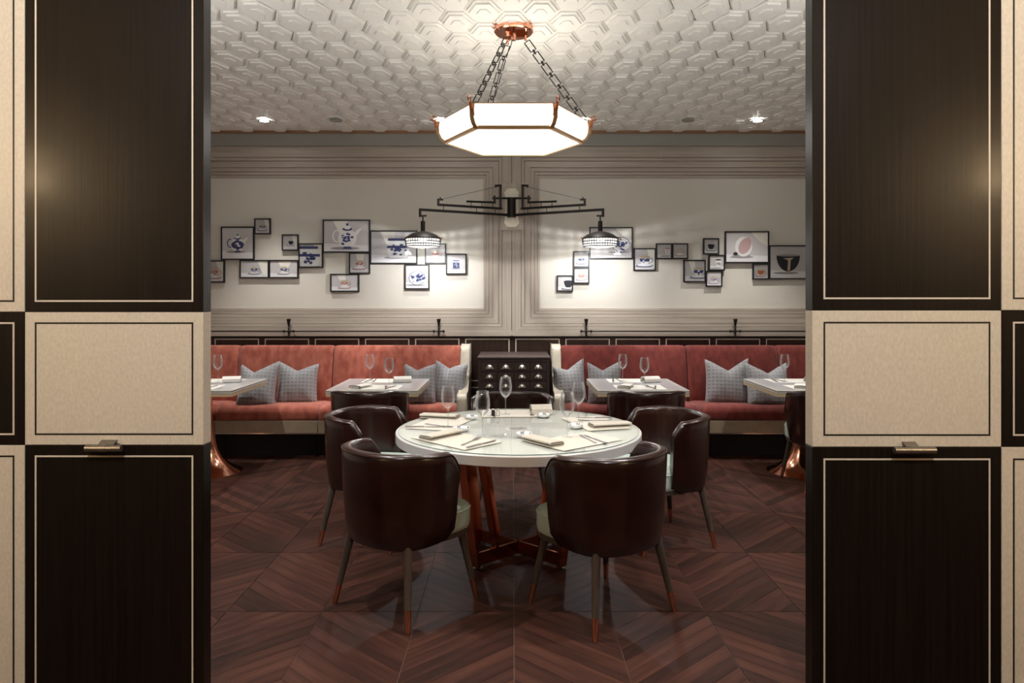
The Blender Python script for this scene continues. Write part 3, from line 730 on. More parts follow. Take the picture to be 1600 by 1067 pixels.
PICS = [
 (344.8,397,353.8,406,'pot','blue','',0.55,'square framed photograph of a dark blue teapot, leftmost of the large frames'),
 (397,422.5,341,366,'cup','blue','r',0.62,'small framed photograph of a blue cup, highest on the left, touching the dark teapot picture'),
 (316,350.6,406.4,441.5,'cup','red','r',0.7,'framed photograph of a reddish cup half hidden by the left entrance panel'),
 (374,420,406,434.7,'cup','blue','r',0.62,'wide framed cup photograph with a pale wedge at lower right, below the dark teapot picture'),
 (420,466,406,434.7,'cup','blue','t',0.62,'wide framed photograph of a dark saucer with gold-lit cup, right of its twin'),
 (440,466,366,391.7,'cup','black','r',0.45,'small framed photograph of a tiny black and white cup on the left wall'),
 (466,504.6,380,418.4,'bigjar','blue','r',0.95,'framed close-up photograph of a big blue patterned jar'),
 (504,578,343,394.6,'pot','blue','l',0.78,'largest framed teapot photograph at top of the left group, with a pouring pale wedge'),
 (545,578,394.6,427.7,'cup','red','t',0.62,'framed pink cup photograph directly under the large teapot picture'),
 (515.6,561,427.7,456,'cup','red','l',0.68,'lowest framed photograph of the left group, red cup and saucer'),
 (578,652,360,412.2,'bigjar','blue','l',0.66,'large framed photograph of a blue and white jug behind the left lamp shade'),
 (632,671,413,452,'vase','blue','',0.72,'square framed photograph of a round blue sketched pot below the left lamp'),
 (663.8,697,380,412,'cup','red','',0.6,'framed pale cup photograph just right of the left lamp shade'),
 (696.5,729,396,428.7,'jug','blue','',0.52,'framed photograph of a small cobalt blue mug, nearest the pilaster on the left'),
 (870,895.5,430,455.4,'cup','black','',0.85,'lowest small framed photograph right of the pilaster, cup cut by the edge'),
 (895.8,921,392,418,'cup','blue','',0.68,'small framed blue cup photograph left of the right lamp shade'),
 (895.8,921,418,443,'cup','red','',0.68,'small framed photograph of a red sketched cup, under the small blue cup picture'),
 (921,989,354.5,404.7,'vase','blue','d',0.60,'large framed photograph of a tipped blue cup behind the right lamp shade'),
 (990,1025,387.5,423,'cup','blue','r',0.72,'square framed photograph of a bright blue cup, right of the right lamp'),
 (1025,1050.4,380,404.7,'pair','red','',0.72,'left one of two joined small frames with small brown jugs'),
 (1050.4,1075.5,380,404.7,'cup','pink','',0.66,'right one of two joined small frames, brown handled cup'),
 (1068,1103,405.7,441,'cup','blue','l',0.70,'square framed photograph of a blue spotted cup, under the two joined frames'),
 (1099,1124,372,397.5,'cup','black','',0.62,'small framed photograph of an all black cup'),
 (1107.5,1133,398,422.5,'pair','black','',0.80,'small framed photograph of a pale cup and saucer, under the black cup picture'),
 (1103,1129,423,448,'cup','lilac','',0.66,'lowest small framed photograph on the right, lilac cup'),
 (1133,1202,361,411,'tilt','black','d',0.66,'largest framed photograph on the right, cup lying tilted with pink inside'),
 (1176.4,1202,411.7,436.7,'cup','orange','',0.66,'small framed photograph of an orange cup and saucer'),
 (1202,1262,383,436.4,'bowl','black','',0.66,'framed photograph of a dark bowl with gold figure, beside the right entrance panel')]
OXS = {3: 0.0, 7: 0.02, 10: 0.1, 14: 0.25, 17: 0.24, 21: 0.2, 25: -0.08, 6: -0.08, 5: 0.05, 19: 0.15}
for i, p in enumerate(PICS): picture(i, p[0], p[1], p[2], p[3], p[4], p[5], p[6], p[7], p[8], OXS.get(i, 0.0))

# ================================================================== BANQUETTES
YF, YBK = 6.30, 6.80                                  # front of the seat, crease of the back
def cushion_back(x0, x1, mt, par):
    b = nb(); n = 10; rows = []
    prof = [(6.80,0.44),(6.785,0.50),(6.80,0.66),(6.83,0.82),(6.86,0.94),(6.875,0.985),(6.90,1.004),(6.95,1.004),(7.00,0.99),(7.02,0.44)]
    g = 0.004
    xs = [x0+g, x0+g+0.012, x0+0.05] + [x0 + (x1-x0)*t for t in (0.25, 0.5, 0.75)] + [x1-0.05, x1-g-0.012, x1-g]
    for j, x in enumerate(xs):
        e = 0.020 if j in (0, len(xs)-1) else 0.006 if j in (1, len(xs)-2) else 0.0
        rows.append([b.verts.new((x, y + (e if i < 7 else 0), z - (e*0.6 if 4 < i < 9 else 0))) for i, (y, z) in enumerate(prof)])
    for r, s in zip(rows, rows[1:]):
        for i in range(len(prof)): b.faces.new((r[i], r[(i+1) % len(prof)], s[(i+1) % len(prof)], s[i]))
    b.faces.new(rows[0]); b.faces.new(rows[-1][::-1])
    return obj('back_cushion', b, mt, par, angle=60)
def cushion_seat(x0, x1, mt, par):
    b = nb(); prof = [(6.315,0.350),(6.302,0.37),(6.298,0.42),(6.306,0.460),(6.33,0.482),(6.38,0.490),(6.55,0.484),(6.70,0.472),(6.82,0.462),(6.84,0.35)]
    g = 0.003; xs = [x0+g, x0+g+0.015, x0+0.06] + [x0+(x1-x0)*t for t in (0.3,0.5,0.7)] + [x1-0.06, x1-g-0.015, x1-g]; rows = []
    for j, x in enumerate(xs):
        e = 0.022 if j in (0, len(xs)-1) else 0.007 if j in (1, len(xs)-2) else 0.0
        rows.append([b.verts.new((x, y + (e if i < 5 else 0)*0.6, z - (e if 2 < i < 9 else 0))) for i, (y, z) in enumerate(prof)])
    for r, s in zip(rows, rows[1:]):
        for i in range(len(prof)): b.faces.new((r[i], r[(i+1) % len(prof)], s[(i+1) % len(prof)], s[i]))
    b.faces.new(rows[0]); b.faces.new(rows[-1][::-1])
    return obj('seat_cushion', b, mt, par, angle=60)
def banquette(s, seams, mt, label):
    t = thing('banquette', label, 'banquette', (0,0,0))
    xe = seams[0]                                      # velvet end next to the drawer cabinet
    for a, c in zip(seams, seams[1:]):
        x0, x1 = sorted((a, c)); cushion_back(x0, x1, mt, t); cushion_seat(x0, x1, mt, t)
    x0, x1 = sorted((xe, seams[-1]))
    edges = sorted(seams)
    for a, c in zip(edges, edges[1:]):
        b = nb(); rbox(b, a+0.002, c-0.002, 6.305, 6.86, 0.234, 0.349, 0.004, 1); obj('base_fascia', b, M['fascia'], t)
    b = nb(); box(b, x0, x1, 6.302, 6.308, 0.226, 0.238); obj('base_edge', b, M['nickel'], t, smooth=False)
    b = nb(); box(b, x0, x1, 6.45, 6.97, 0.0, 0.24); obj('plinth', b, M['black'], t, smooth=False)
    for x in seams[1:-1]:
        for dx in (-0.045, 0.045):
            b = nb(); tube(b, (x+dx-0.0, 6.40, 0.235), (x+dx, 6.40, 0.03), 0.014, 0.011, 10, cap=False); tube(b, (x+dx, 6.40, 0.0), (x+dx, 6.40, 0.03), 0.010, 0.010, 10)
            obj('foot', b, M['bronze'], t)
    # winged end panel in pearl leather
    th = 0.090; xa, xb = sorted((xe, xe + s*th))
    pr = [(7.03,0.234),(6.295,0.234),(6.285,0.30),(6.285,0.545),(6.297,0.578),(6.33,0.592),(6.38,0.590),(6.46,0.590),(6.54,0.602),(6.61,0.632),(6.67,0.69),(6.715,0.77),(6.745,0.86),(6.765,0.945),(6.785,0.985),(6.82,1.012),(6.90,1.018),(7.03,1.012)]
    b = nb(); prism(b, pr, xa, xb, 'x'); bmesh.ops.bevel(b, geom=[e for e in b.edges if abs(e.verts[0].co.x - e.verts[1].co.x) < 1e-6], offset=0.012, segments=2, affect='EDGES', profile=0.5)
    e = obj('end_panel', b, M['cream_leather'], t, angle=50)
    for x in (xa+0.004, xb-0.004):
        b = nb(); path_tube(b, [(x, y-0.001 if i < 6 else y, z+0.001) for i, (y, z) in enumerate(pr[1:])], 0.0045, 6); obj('piping', b, M['cream_leather'], e)
    return t
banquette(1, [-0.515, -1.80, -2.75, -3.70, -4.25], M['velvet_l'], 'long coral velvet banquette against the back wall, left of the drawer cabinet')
banquette(-1, [0.478, 1.745, 2.66, 3.60, 4.25], M['velvet_r'], 'long coral velvet banquette, painted deeper red for shade, against the back wall, right of the drawer cabinet')

# ---- pillows
def pillow(px0, px1, pyt, pyb, D, tilt, roll, label, chop=0.09, u0=0.0, yaw=0.0, dl=0.0, dr=0.0):
    w = (px1-px0)*D/F; zb = PZ(pyb, D); h = PZ(pyt, D) - zb; N_ = 18
    b = nb(); th = 0.10; grid = {}
    for s in (-1, 1):
        for i in range(N_+1):
            for j in range(N_+1):
                u, v = -1+2*i/N_, -1+2*j/N_
                e = (max(0, 1-abs(u)**2.6)*max(0, 1-abs(v)**2.6))**0.55
                if s == 1 and (i in (0, N_) or j in (0, N_)): grid[s,i,j] = grid[-1,i,j]; continue
                x = u*w/2*(1 - 0.07*(1-v*v)); z = (v+1)/2*h
                z += (0.012 if v < 0 else 0)*(1-u*u)*(-v if v < 0 else 0)
                f = max(0.0, v+0.15)**1.6
                z -= chop*f*max(0.0, 1-abs(u-u0)/(1+abs(u0)))**1.15
                z -= (dl*max(0, -u) + dr*max(0, u))*max(0, v)
                crease = 0.030*math.exp(-((u-u0)/0.22)**2)*max(0, v)
                wr = 0.006*math.sin(9*u+3*v+px0)*math.exp(-((v+0.75)/0.25)**2)
                y = s*(th*e - crease*e + wr*(1 if e > 0.2 else 0))
                grid[s,i,j] = b.verts.new((x, y, z))
    for s in (-1, 1):
        for i in range(N_):
            for j in range(N_):
                q = [grid[s,i,j], grid[s,i+1,j], grid[s,i+1,j+1], grid[s,i,j+1]]
                try: b.faces.new(q if s == 1 else q[::-1])
                except ValueError: pass
    X = (PX(px0, D)+PX(px1, D))/2
    t = obj('throw_pillow', b, M['pillow'], None, (X, D, zb+0.004), (math.radians(tilt), math.radians(roll), math.radians(yaw)), angle=80)
    tag(t, label, 'pillow', 'grey throw pillows on the banquettes')
pillow(431, 495, 563, 634, 6.60, -14, 0, 'grey woven pillow with chopped top, second from left on the coral banquette', 0.085, -0.02, 6, 0, 0.035)
pillow(369, 428, 562, 637, 6.40, -16, 4, 'leftmost grey woven pillow, partly behind the left edge table', 0.10, -0.25, 10, 0.0, 0.0)
pillow(674, 727, 561, 633, 6.58, -14, 2, 'grey woven pillow leaning against the end of the coral banquette', 0.075, -0.12, -8, 0, 0.03)
pillow(630, 681, 564, 636, 6.44, -13, 0, 'grey woven pillow behind the right corner of the left middle table', 0.075, -0.15, 4, 0, 0.03)
pillow(867, 919, 561, 634, 6.58, -14, -2, 'grey woven pillow leaning against the end of the right banquette', 0.085, -0.05, 8, 0.06, 0)
pillow(918, 972, 564, 636, 6.44, -13, 0, 'grey woven pillow behind the left corner of the right middle table', 0.075, -0.1, -4, 0, 0)
pillow(1102, 1170, 556, 633, 6.56, -14, 2, 'upright grey woven pillow in the middle of the right cushion of the right banquette', 0.12, 0.05, -6, 0.04, 0)
pillow(1167, 1238, 565, 636, 6.42, -14, 0, 'rightmost grey woven pillow, partly behind the right edge table', 0.095, 0.05, 4, 0.0, 0)

# ================================================================== APOTHECARY CABINET
CY0 = 6.37; cxl, cxr = PX(746, CY0), PX(860, CY0); czt = PZ(558, CY0)
cab = thing('drawer_cabinet', 'dark brown apothecary cabinet with rows of small drawers between the banquettes', 'cabinet', ((cxl+cxr)/2, 6.70, 0))
cb = Vector(((cxl+cxr)/2, 6.70, 0)); hw = (cxr-cxl)/2
b = nb(); box(b, -hw+0.012, hw-0.012, CY0+0.02-6.70, 0.33, 0.05, czt-0.02); box(b, -hw+0.03, hw-0.03, CY0+0.05-6.70, 0.33, 0.0, 0.05)
for s in (-1, 1): box(b, s*(hw-0.021)-0.015, s*(hw-0.021)+0.015, CY0-6.70+0.004, CY0+0.02-6.70, 0.05, czt-0.02)
box(b, -hw+0.036, hw-0.036, CY0-6.70+0.004, CY0-6.70+0.02, czt-0.045, czt-0.02)
obj('carcass', b, M['cabinet'], cab, smooth=False)
b = nb(); rbox(b, -hw, hw, CY0-6.70-0.006, 0.335, czt-0.02, czt, 0.003, 2); obj('top', b, M['cabinet'], cab)
dw_, dh_ = (2*hw-0.072)/4, 0.0885; ztop_d = PZ(566, CY0)
for r in range(8):
    for c in range(4):
        x = -hw+0.036 + c*dw_; z1 = ztop_d - r*dh_
        b = nb(); rbox(b, x+0.002, x+dw_-0.002, CY0-6.70, CY0-6.70+0.02, z1-dh_+0.002, z1-0.002, 0.002, 1)
        d = obj('drawer', b, M['cabinet'], cab, smooth=False)
        b = nb(); cx_, cz_ = x+dw_/2, z1-dh_*0.66
        rings = []                                       # cup pull: quarter dome open below
        for i in range(6):
            a = i/5*PI/2; ring = []
            for j in range(11):
                p = PI*j/10; rr = 0.037*math.cos(a)
                ring.append(b.verts.new((cx_ + rr*math.cos(p)*1.05, CY0-6.70 - 0.026*math.sin(p)*math.cos(a)**0.7, cz_ + 0.038*math.sin(a))))
            rings.append(ring)
        for q, w in zip(rings, rings[1:]):
            for j in range(10):
                try: b.faces.new((q[j], q[j+1], w[j+1], w[j]))
                except ValueError: pass
        bmesh.ops.remove_doubles(b, verts=b.verts[:], dist=0.0003)
        box(b, cx_-0.045, cx_+0.045, CY0-6.70-0.003, CY0-6.70, cz_-0.003, cz_+0.004)
        box(b, cx_-0.003, cx_+0.003, CY0-6.70-0.004, CY0-6.70, cz_+0.036, cz_+0.047)
        obj('cup_pull', b, M['nickel'], d)

# ---- rail with finial posts above the wainscot
def rail(x0, x1, posts, label):
    D = DW-0.09; zr = PZ(517.5, D); t = thing('wall_rail', label, 'rail', ((x0+x1)/2, D, zw)); cx = (x0+x1)/2
    b = nb(); tube(b, (x0-cx, 0, zr-zw), (x1-cx, 0, zr-zw), 0.0065, n=10); obj('rail_bar', b, M['bronze'], t)
    for px in posts:
        x = PX(px, D)-cx; b = nb(); k = zr-zw
        lathe(b, [(0.013,-0.004),(0.013,0.006),(0.009,0.012),(0.009,k-0.012),(0.016,k),(0.009,k+0.014),(0.007,k+0.028),(0.013,k+0.036),(0.007,k+0.044),(0.008,k+0.05),(0.021,k+0.118),(0.021,k+0.126),(0.012,k+0.128)], 14, (x,0,0))
        tube(b, (x-0.045,0,k), (x+0.045,0,k), 0.008, n=10)
        for s in (-1, 1):
            bmesh.ops.create_uvsphere(b, u_segments=10, v_segments=8, radius=0.014, matrix=Matrix.Translation((x+s*0.05, 0, k)))
        tube(b, (x,0,k-0.02), (x,0.03,k-0.02), 0.006, n=8)
        obj('rail_post', b, M['bronze'], t)
rail(-4.2, PX(688, DW-0.09), (451, 685.5, 217), 'thin dark bronze wall rail with finial posts above the coral banquette')
rail(PX(913, DW-0.09), 4.2, (916, 1149, 1382), 'thin dark bronze wall rail with finial posts above the right banquette')

# ================================================================== CHAIRS
def chair_meshes(arm_low):
    a, bk, fwd = 0.297, 0.290, 0.065
    path = []
    for i in range(10): t = 1-math.cos(i/10*PI/2); path.append((-a*0.97 + (-a+a*0.97)*t, fwd*(1-t), -1-(1-t)))
    for i in range(25):
        f = -PI/2 + PI*i/24; sx = math.copysign(abs(math.sin(f))**0.88, math.sin(f)); cy = math.cos(f)**0.88 if math.cos(f) > 0 else 0
        path.append((a*sx, -bk*cy, f/(PI/2)))
    for i in range(10): t = math.sin((i+1)/10*PI/2); path.append((a - a*0.03*t, fwd*t, 1+t))
    zb = 0.340
    def shell(ins, z_lo, z_hi_add):
        pass
    b = nb(); rows = []; m = len(path)
    inlo = nb()
    for k, (x, y, s) in enumerate(path):
        s_ = abs(s)
        top = 0.775 if s_ < 0.55 else 0.775 - (0.775-arm_low)*min(1, (s_-0.55)/1.2)**1.3
        tt = min(1.0, max(0.0, s_-1)); top -= 0.062*(1-math.sqrt(max(0.0, 1-tt*tt)))
        # inward normal in plan
        p, q = path[max(k-1,0)], path[min(k+1,m-1)]; d = Vector((q[0]-p[0], q[1]-p[1])).normalized(); n = Vector((-d.y, d.x))
        if n.dot(Vector((-x, -y+0.02))) < 0: n = -n
        th = 0.042 if k not in (0, m-1) else 0.034
        zbk = zb + 0.03*max(0, s_-0.6)
        P = lambda off, z, sh=0.0: b.verts.new((x + n.x*off, y + n.y*off, z))
        rows.append([P(0.040, zbk-0.006), P(0.026, zbk+0.004), P(0.014, zbk+0.08), P(0.004, zbk+0.2), P(-0.004, top-0.05), P(-0.004, top-0.022), P(0.002, top-0.008), P(0.012, top-0.001), P(th-0.008, top), P(th+0.002, top-0.008), P(th+0.007, top-0.022), P(th+0.006, top-0.06), P(th+0.016, zbk+0.15), P(th+0.02, zbk+0.03)])
    for r, s in zip(rows, rows[1:]):
        n_ = len(r)
        for i in range(n_): b.faces.new((r[i], s[i], s[(i+1)%n_], r[(i+1)%n_]))
    b.faces.new(rows[0][::-1]); b.faces.new(rows[-1])
    SH = mesh_of('back_shell', b, M['leather'], True, 55)
    # stitched welt round the top outer edge, and the vertical back seam
    b = nb(); pts = [r for r in rows] if False else None
    w = []
    for k, (x, y, s) in enumerate(path):
        s_ = abs(s); top = 0.775 if s_ < 0.55 else 0.775 - (0.775-arm_low)*min(1, (s_-0.55)/1.2)**1.3
        tt = min(1.0, max(0.0, s_-1)); top -= 0.062*(1-math.sqrt(max(0.0, 1-tt*tt)))
        p, q = path[max(k-1,0)], path[min(k+1,m-1)]; d = Vector((q[0]-p[0], q[1]-p[1])).normalized(); n = Vector((-d.y, d.x))
        if n.dot(Vector((-x, -y+0.02))) < 0: n = -n
        w.append((x - n.x*0.003, y - n.y*0.003, top-0.012))
    path_tube(b, w, 0.0035, 6); WE = mesh_of('welt', b, M['leather'])
    b = nb(); sp = [(0, -bk+0.0555, 0.46), (0, -bk+0.049, 0.70), (0, -bk+0.050, 0.742)]; path_tube(b, sp, 0.0018, 5); SE = mesh_of('seam', b, M['leather'])
    # seat
    ol = []
    for i in range(21):
        f = -PI/2 + PI*i/20; ol.append((0.235*math.sin(f), -0.225*math.cos(f)))
    ol += [(0.243,0.05),(0.250,0.12),(0.245,0.18),(0.222,0.222),(0.17,0.240),(0.09,0.247),(0,0.249),(-0.09,0.247),(-0.17,0.240),(-0.222,0.222),(-0.245,0.18),(-0.250,0.12),(-0.243,0.05)]
    b = nb(); rr = []
    for sc, z in ((0.93,0.350),(0.985,0.358),(1.0,0.38),(1.0,0.445),(0.985,0.462),(0.94,0.474),(0.7,0.482),(0.35,0.486)):
        rr.append([b.verts.new((x*sc, y*sc, z)) for x, y in ol])
    for r, s in zip(rr, rr[1:]):
        for i in range(len(ol)): b.faces.new((r[i], r[(i+1)%len(ol)], s[(i+1)%len(ol)], s[i]))
    b.faces.new(rr[0][::-1]); b.faces.new(rr[-1]); ST = mesh_of('seat', b, M['mint'], True, 50)
    b = nb(); path_tube(b, [(x*1.0, y*1.0, 0.449) for x, y in ol], 0.004, 6, True); PP = mesh_of('seat_piping', b, M['mint'])
    b = nb(); prism(b, [(x*0.97, y*0.97) for x, y in ol], 0.330, 0.356); BS = mesh_of('seat_base', b, M['leg_wood'], False)
    legs = []
    for sx in (-1, 1):
        for sy in (-1, 1):
            p0 = Vector((sx*0.192, sy*0.178, 0.352)); p1 = Vector((sx*0.25, sy*0.236, 0.0)); pf = p0.lerp(p1, 0.735)
            b = nb(); tube(b, p0, pf, 0.0215, 0.0155, 12); L1 = mesh_of('leg', b, M['leg_wood'])
            b = nb(); tube(b, pf, p1, 0.0162, 0.0125, 12); L2 = mesh_of('ferrule', b, M['copper'])
            legs.append((L1, L2))
    return SH, WE, SE, ST, PP, BS, legs
CM = {k: chair_meshes(k) for k in (0.732, 0.655)}
def chair(x, y, face, label, kind=0.732, grp='tub chairs around the round table'):
    SH, WE, SE, ST, PP, BS, legs = CM[kind]
    t = thing('tub_chair', label, 'chair', (x, y, 0), math.atan2(face[1], face[0]) - PI/2, grp)
    s = link('back_shell', SH, t); link('welt', WE, s); link('seam', SE, s)
    q = link('seat', ST, t); link('seat_piping', PP, q); link('seat_base', BS, t)
    for a, c in legs: l = link('leg', a, t); link('ferrule', c, l)
    return t
chair(-0.522, 3.352, (0.598,0.80), 'dark brown leather tub chair in front left, back turned to the viewer')
chair(0.425, 3.278, (-0.573,0.82), 'dark brown leather tub chair in front right, back turned to the viewer')
chair(-0.855, 4.25, (0.93,-0.30), 'dark brown leather tub chair left of the round table')
chair(0.90, 4.22, (-0.94,-0.30), 'dark brown leather tub chair right of the round table')
chair(0.0, 4.93, (0.0,-1.0), 'dark brown leather tub chair behind the round table, facing the viewer')
TSX = {'l0': -2.604, 'l1': -1.12, 'r1': 1.04, 'r0': 2.467}
chair(TSX['l1']-0.005, 5.40, (0,1), 'dark leather tub chair pushed in at the left middle table', 0.655, 'chairs at the banquette tables')
chair(TSX['r1']+0.012, 5.40, (0,1), 'dark leather tub chair pushed in at the right middle table', 0.655, 'chairs at the banquette tables')
chair(TSX['r0']+0.0, 5.40, (0,1), 'dark leather tub chair half hidden by the right entrance panel', 0.655, 'chairs at the banquette tables')

# ================================================================== ROUND TABLE
RX, RY, RR, RZ = 0.0325, 3.858, 0.685, 0.75
tb = thing('round_table', 'white lacquered round dining table on a crossed copper base', 'table', (RX, RY, 0))
b = nb(); lathe(b, [(0.60,0.690),(RR-0.012,0.690),(RR,0.695),(RR,0.740),(RR-0.004,0.7445)], 96); obj('rim', b, M['rim_grey'], tb)
b = nb(); lathe(b, [(RR-0.006,0.742),(RR-0.006,0.7455)], 96); top = obj('tabletop', b, M['white_lacquer'], tb)
b = nb(); lathe(b, [(RR-0.014,0.7460),(RR-0.014,0.7500)], 96, cap0=False); gl = obj('glass_top', b, M['table_glass'], tb)
b = nb(); lathe(b, [(RR-0.0135,0.7458),(RR-0.0135,0.7498)], 96, cap0=False, cap1=False); obj('glass_edge', b, M['glass_edge'], gl)
b = nb(); lathe(b, [(0.054,0.7452),(0.054,0.7458)], 40); obj('centre_disc', b, M['line_grey'], top)
for k in range(13):
    r = 0.085 + k*0.0165
    b = nb(); lathe(b, [(r,0.74575),(r+0.005,0.74575)], 72, cap0=False, cap1=False); obj('ring_inlay', b, M['line_grey'], top, smooth=False)
# crossed copper base
bx, by = 0.0, 0.075; fx, fy = 0.235, 0.20
ft = [(bx-fx, by-fy), (bx+fx, by+fy), (bx+fx, by-fy), (bx-fx, by+fy)]
for pair in ((0, 1), (2, 3)):
    p, q = ft[pair[0]], ft[pair[1]]
    b = nb(); bar(b, (p[0], p[1], 0.05), (q[0], q[1], 0.05), 0.014, 0.07); obj('floor_bar', b, M['copper_red'], tb, smooth=False)
    b = nb(); bar(b, (p[0]*1.32, p[1]*1.32-0.02, 0.675), (q[0]*1.32, q[1]*1.32-0.02, 0.675), 0.06, 0.012); obj('top_bar', b, M['copper_red'], tb, smooth=False)
for p in ft:
    b = nb(); d = Vector((p[0]-bx, p[1]-by, 0)).normalized(); n = Vector((-d.y, d.x, 0))
    p0 = Vector((p[0], p[1], 0.012)); p1 = Vector((bx+(p[0]-bx)*1.33, by+(p[1]-by)*1.33, 0.69)); w, th = 0.036, 0.008
    vs = []
    for P in (p0, p1): vs.append([b.verts.new(P + n*sx*w + d*sd*th) for sx, sd in ((-1,-1),(1,-1),(1,1),(-1,1))])
    for i in range(4): b.faces.new((vs[0][i], vs[0][(i+1)%4], vs[1][(i+1)%4], vs[1][i]))
    b.faces.new(vs[0][::-1]); b.faces.new(vs[1]); u = obj('upright', b, M['copper_red'], tb, smooth=False)
    p2 = Vector((bx+(p[0]-bx)*0.55, by+(p[1]-by)*0.55, 0.085)); p3 = Vector((bx+(p[0]-bx)*0.95, by+(p[1]-by)*0.95, 0.69))
    b = nb(); vs = []
    for P in (p2, p3): vs.append([b.verts.new(P + n*sx*w*0.7 + d*sd*th) for sx, sd in ((-1,-1),(1,-1),(1,1),(-1,1))])
    for i in range(4): b.faces.new((vs[0][i], vs[0][(i+1)%4], vs[1][(i+1)%4], vs[1][i]))
    b.faces.new(vs[0][::-1]); b.faces.new(vs[1]); obj('inner_upright', b, M['copper_red'], tb, smooth=False)
    b = nb(); lathe(b, [(0.012,0.0),(0.014,0.008),(0.010,0.013)], 12, (p[0], p[1], 0)); obj('foot', b, M['nickel'], u)

# ================================================================== SQUARE TABLES
YT0, YT1 = 5.43, 6.22
def square_table(cx, label):
    t = thing('square_table', label, 'table', (cx, (YT0+YT1)/2, 0)); w, d = 0.3675, (YT1-YT0)/2
    b = nb(); rbox(b, -w, w, -d, d, 0.738, 0.748, 0.002, 1); top = obj('tabletop', b, M['white_lacquer'], t, smooth=False)
    b = nb(); box(b, -w+0.025, w-0.025, -d+0.025, d-0.025, 0.7475, 0.7490); obj('grey_inset', b, M['table_grey'], top, smooth=False)
    b = nb(); line_frame(b, -w+0.033, w-0.033, 0, 2*d-0.066, 0.005, -0.0004, 0.0004)
    for v in b.verts: v.co = Vector((v.co.x, v.co.z-d+0.033, 0.7491+v.co.y))
    obj('inlay_line', b, M['white_lacquer'], top, smooth=False)
    for z0, z1, mt, e in ((0.731,0.738,'line_grey',0.004), (0.724,0.731,'mat_white',0.0), (0.718,0.724,'line_grey',0.004), (0.696,0.718,'edge_tan',0.001)):
        b = nb(); box(b, -w+e, w-e, -d+e, d-e, z0, z1); obj('edge_band', b, M[mt], t, smooth=False)
    b = nb(); pr = [(0.285,0.0),(0.285,0.006),(0.262,0.016),(0.215,0.036),(0.165,0.072),(0.125,0.120),(0.092,0.18),(0.068,0.26),(0.052,0.36),(0.043,0.48),(0.040,0.60),(0.042,0.695)]
    lathe(b, pr, 48); obj('trumpet_base', b, M['copper'], t)
    return t
square_table(TSX['l0'], 'layered grey-topped table with copper trumpet base at the left edge')
square_table(TSX['l1'], 'layered grey-topped table in front of the coral banquette, left of centre')
square_table(TSX['r1'], 'layered grey-topped table in front of the right banquette, right of centre')
square_table(TSX['r0'], 'layered grey-topped table with copper trumpet base at the right edge')

# ================================================================== TABLEWARE
# wine glass
b = nb()
lathe(b, [(0.0345,0.0),(0.0345,0.0015),(0.020,0.0035),(0.006,0.008),(0.0036,0.02),(0.0033,0.085),(0.0045,0.104),(0.010,0.111),(0.022,0.120),(0.034,0.138),(0.0395,0.160),(0.0385,0.19),(0.0345,0.215),(0.0315,0.236)], 32, cap1=False)
WG1 = mesh_of('glass_body', b, M['glass'], True, 50)
b = nb(); path_tube(b, [(0.0315*math.cos(i*PI/16), 0.0315*math.sin(i*PI/16), 0.236) for i in range(32)], 0.0008, 5, True); WG2 = mesh_of('glass_rim', b, M['glass'])
def wine_glass(p, label):
    t = thing('wine_glass', label, 'wine glass', p, 0, 'stemmed wine glasses'); link('glass_body', WG1, t); link('glass_rim', WG2, t)
ZTT = 0.7502; ZSQ = 0.7494
for px, py, l in ((700, 668, 'wine glass nearest the left chair on the round table'), (754, 681, 'wine glass nearest the front left chair on the round table'),
                  (790, 648, 'wine glass nearest the back chair on the round table'), (886, 683, 'wine glass nearest the front right chair on the round table'), (904, 660, 'wine glass nearest the right chair on the round table')):
    wine_glass(G(px, py, ZTT), l)
for px, py, l in ((578, 595.5, 'rear left wine glass on the left middle table'), (608, 604, 'front right wine glass on the left middle table'),
                  (973, 595.5, 'rear left wine glass on the right middle table'), (1007, 603, 'front right wine glass on the right middle table'),
                  (340.5, 597, 'single wine glass on the table at the left edge'), (1226, 596, 'single wine glass on the table at the right edge')):
    wine_glass(G(px, py, ZSQ), l)
# placemats
def placemat(cx, cy, rz, w, d, z, mt, label, grp):
    b = nb(); rbox(b, -w/2, w/2, -d/2, d/2, 0, 0.0018, 0.0007, 1)
    tag(obj('placemat', b, M[mt], None, (cx, cy, z), (0, 0, rz), smooth=False), label, 'placemat', grp)
SETS = {'front left': math.radians(226), 'front right': math.radians(309), 'left': math.radians(163), 'right': math.radians(17), 'back': math.radians(92)}
for nm, a in SETS.items():
    r = 0.468; placemat(RX+r*math.cos(a), RY+r*math.sin(a), a+PI/2, 0.42, 0.26, ZTT+0.0002, 'mat_cream', 'cream placemat before the %s chair on the round table' % nm, 'placemats on the round table')
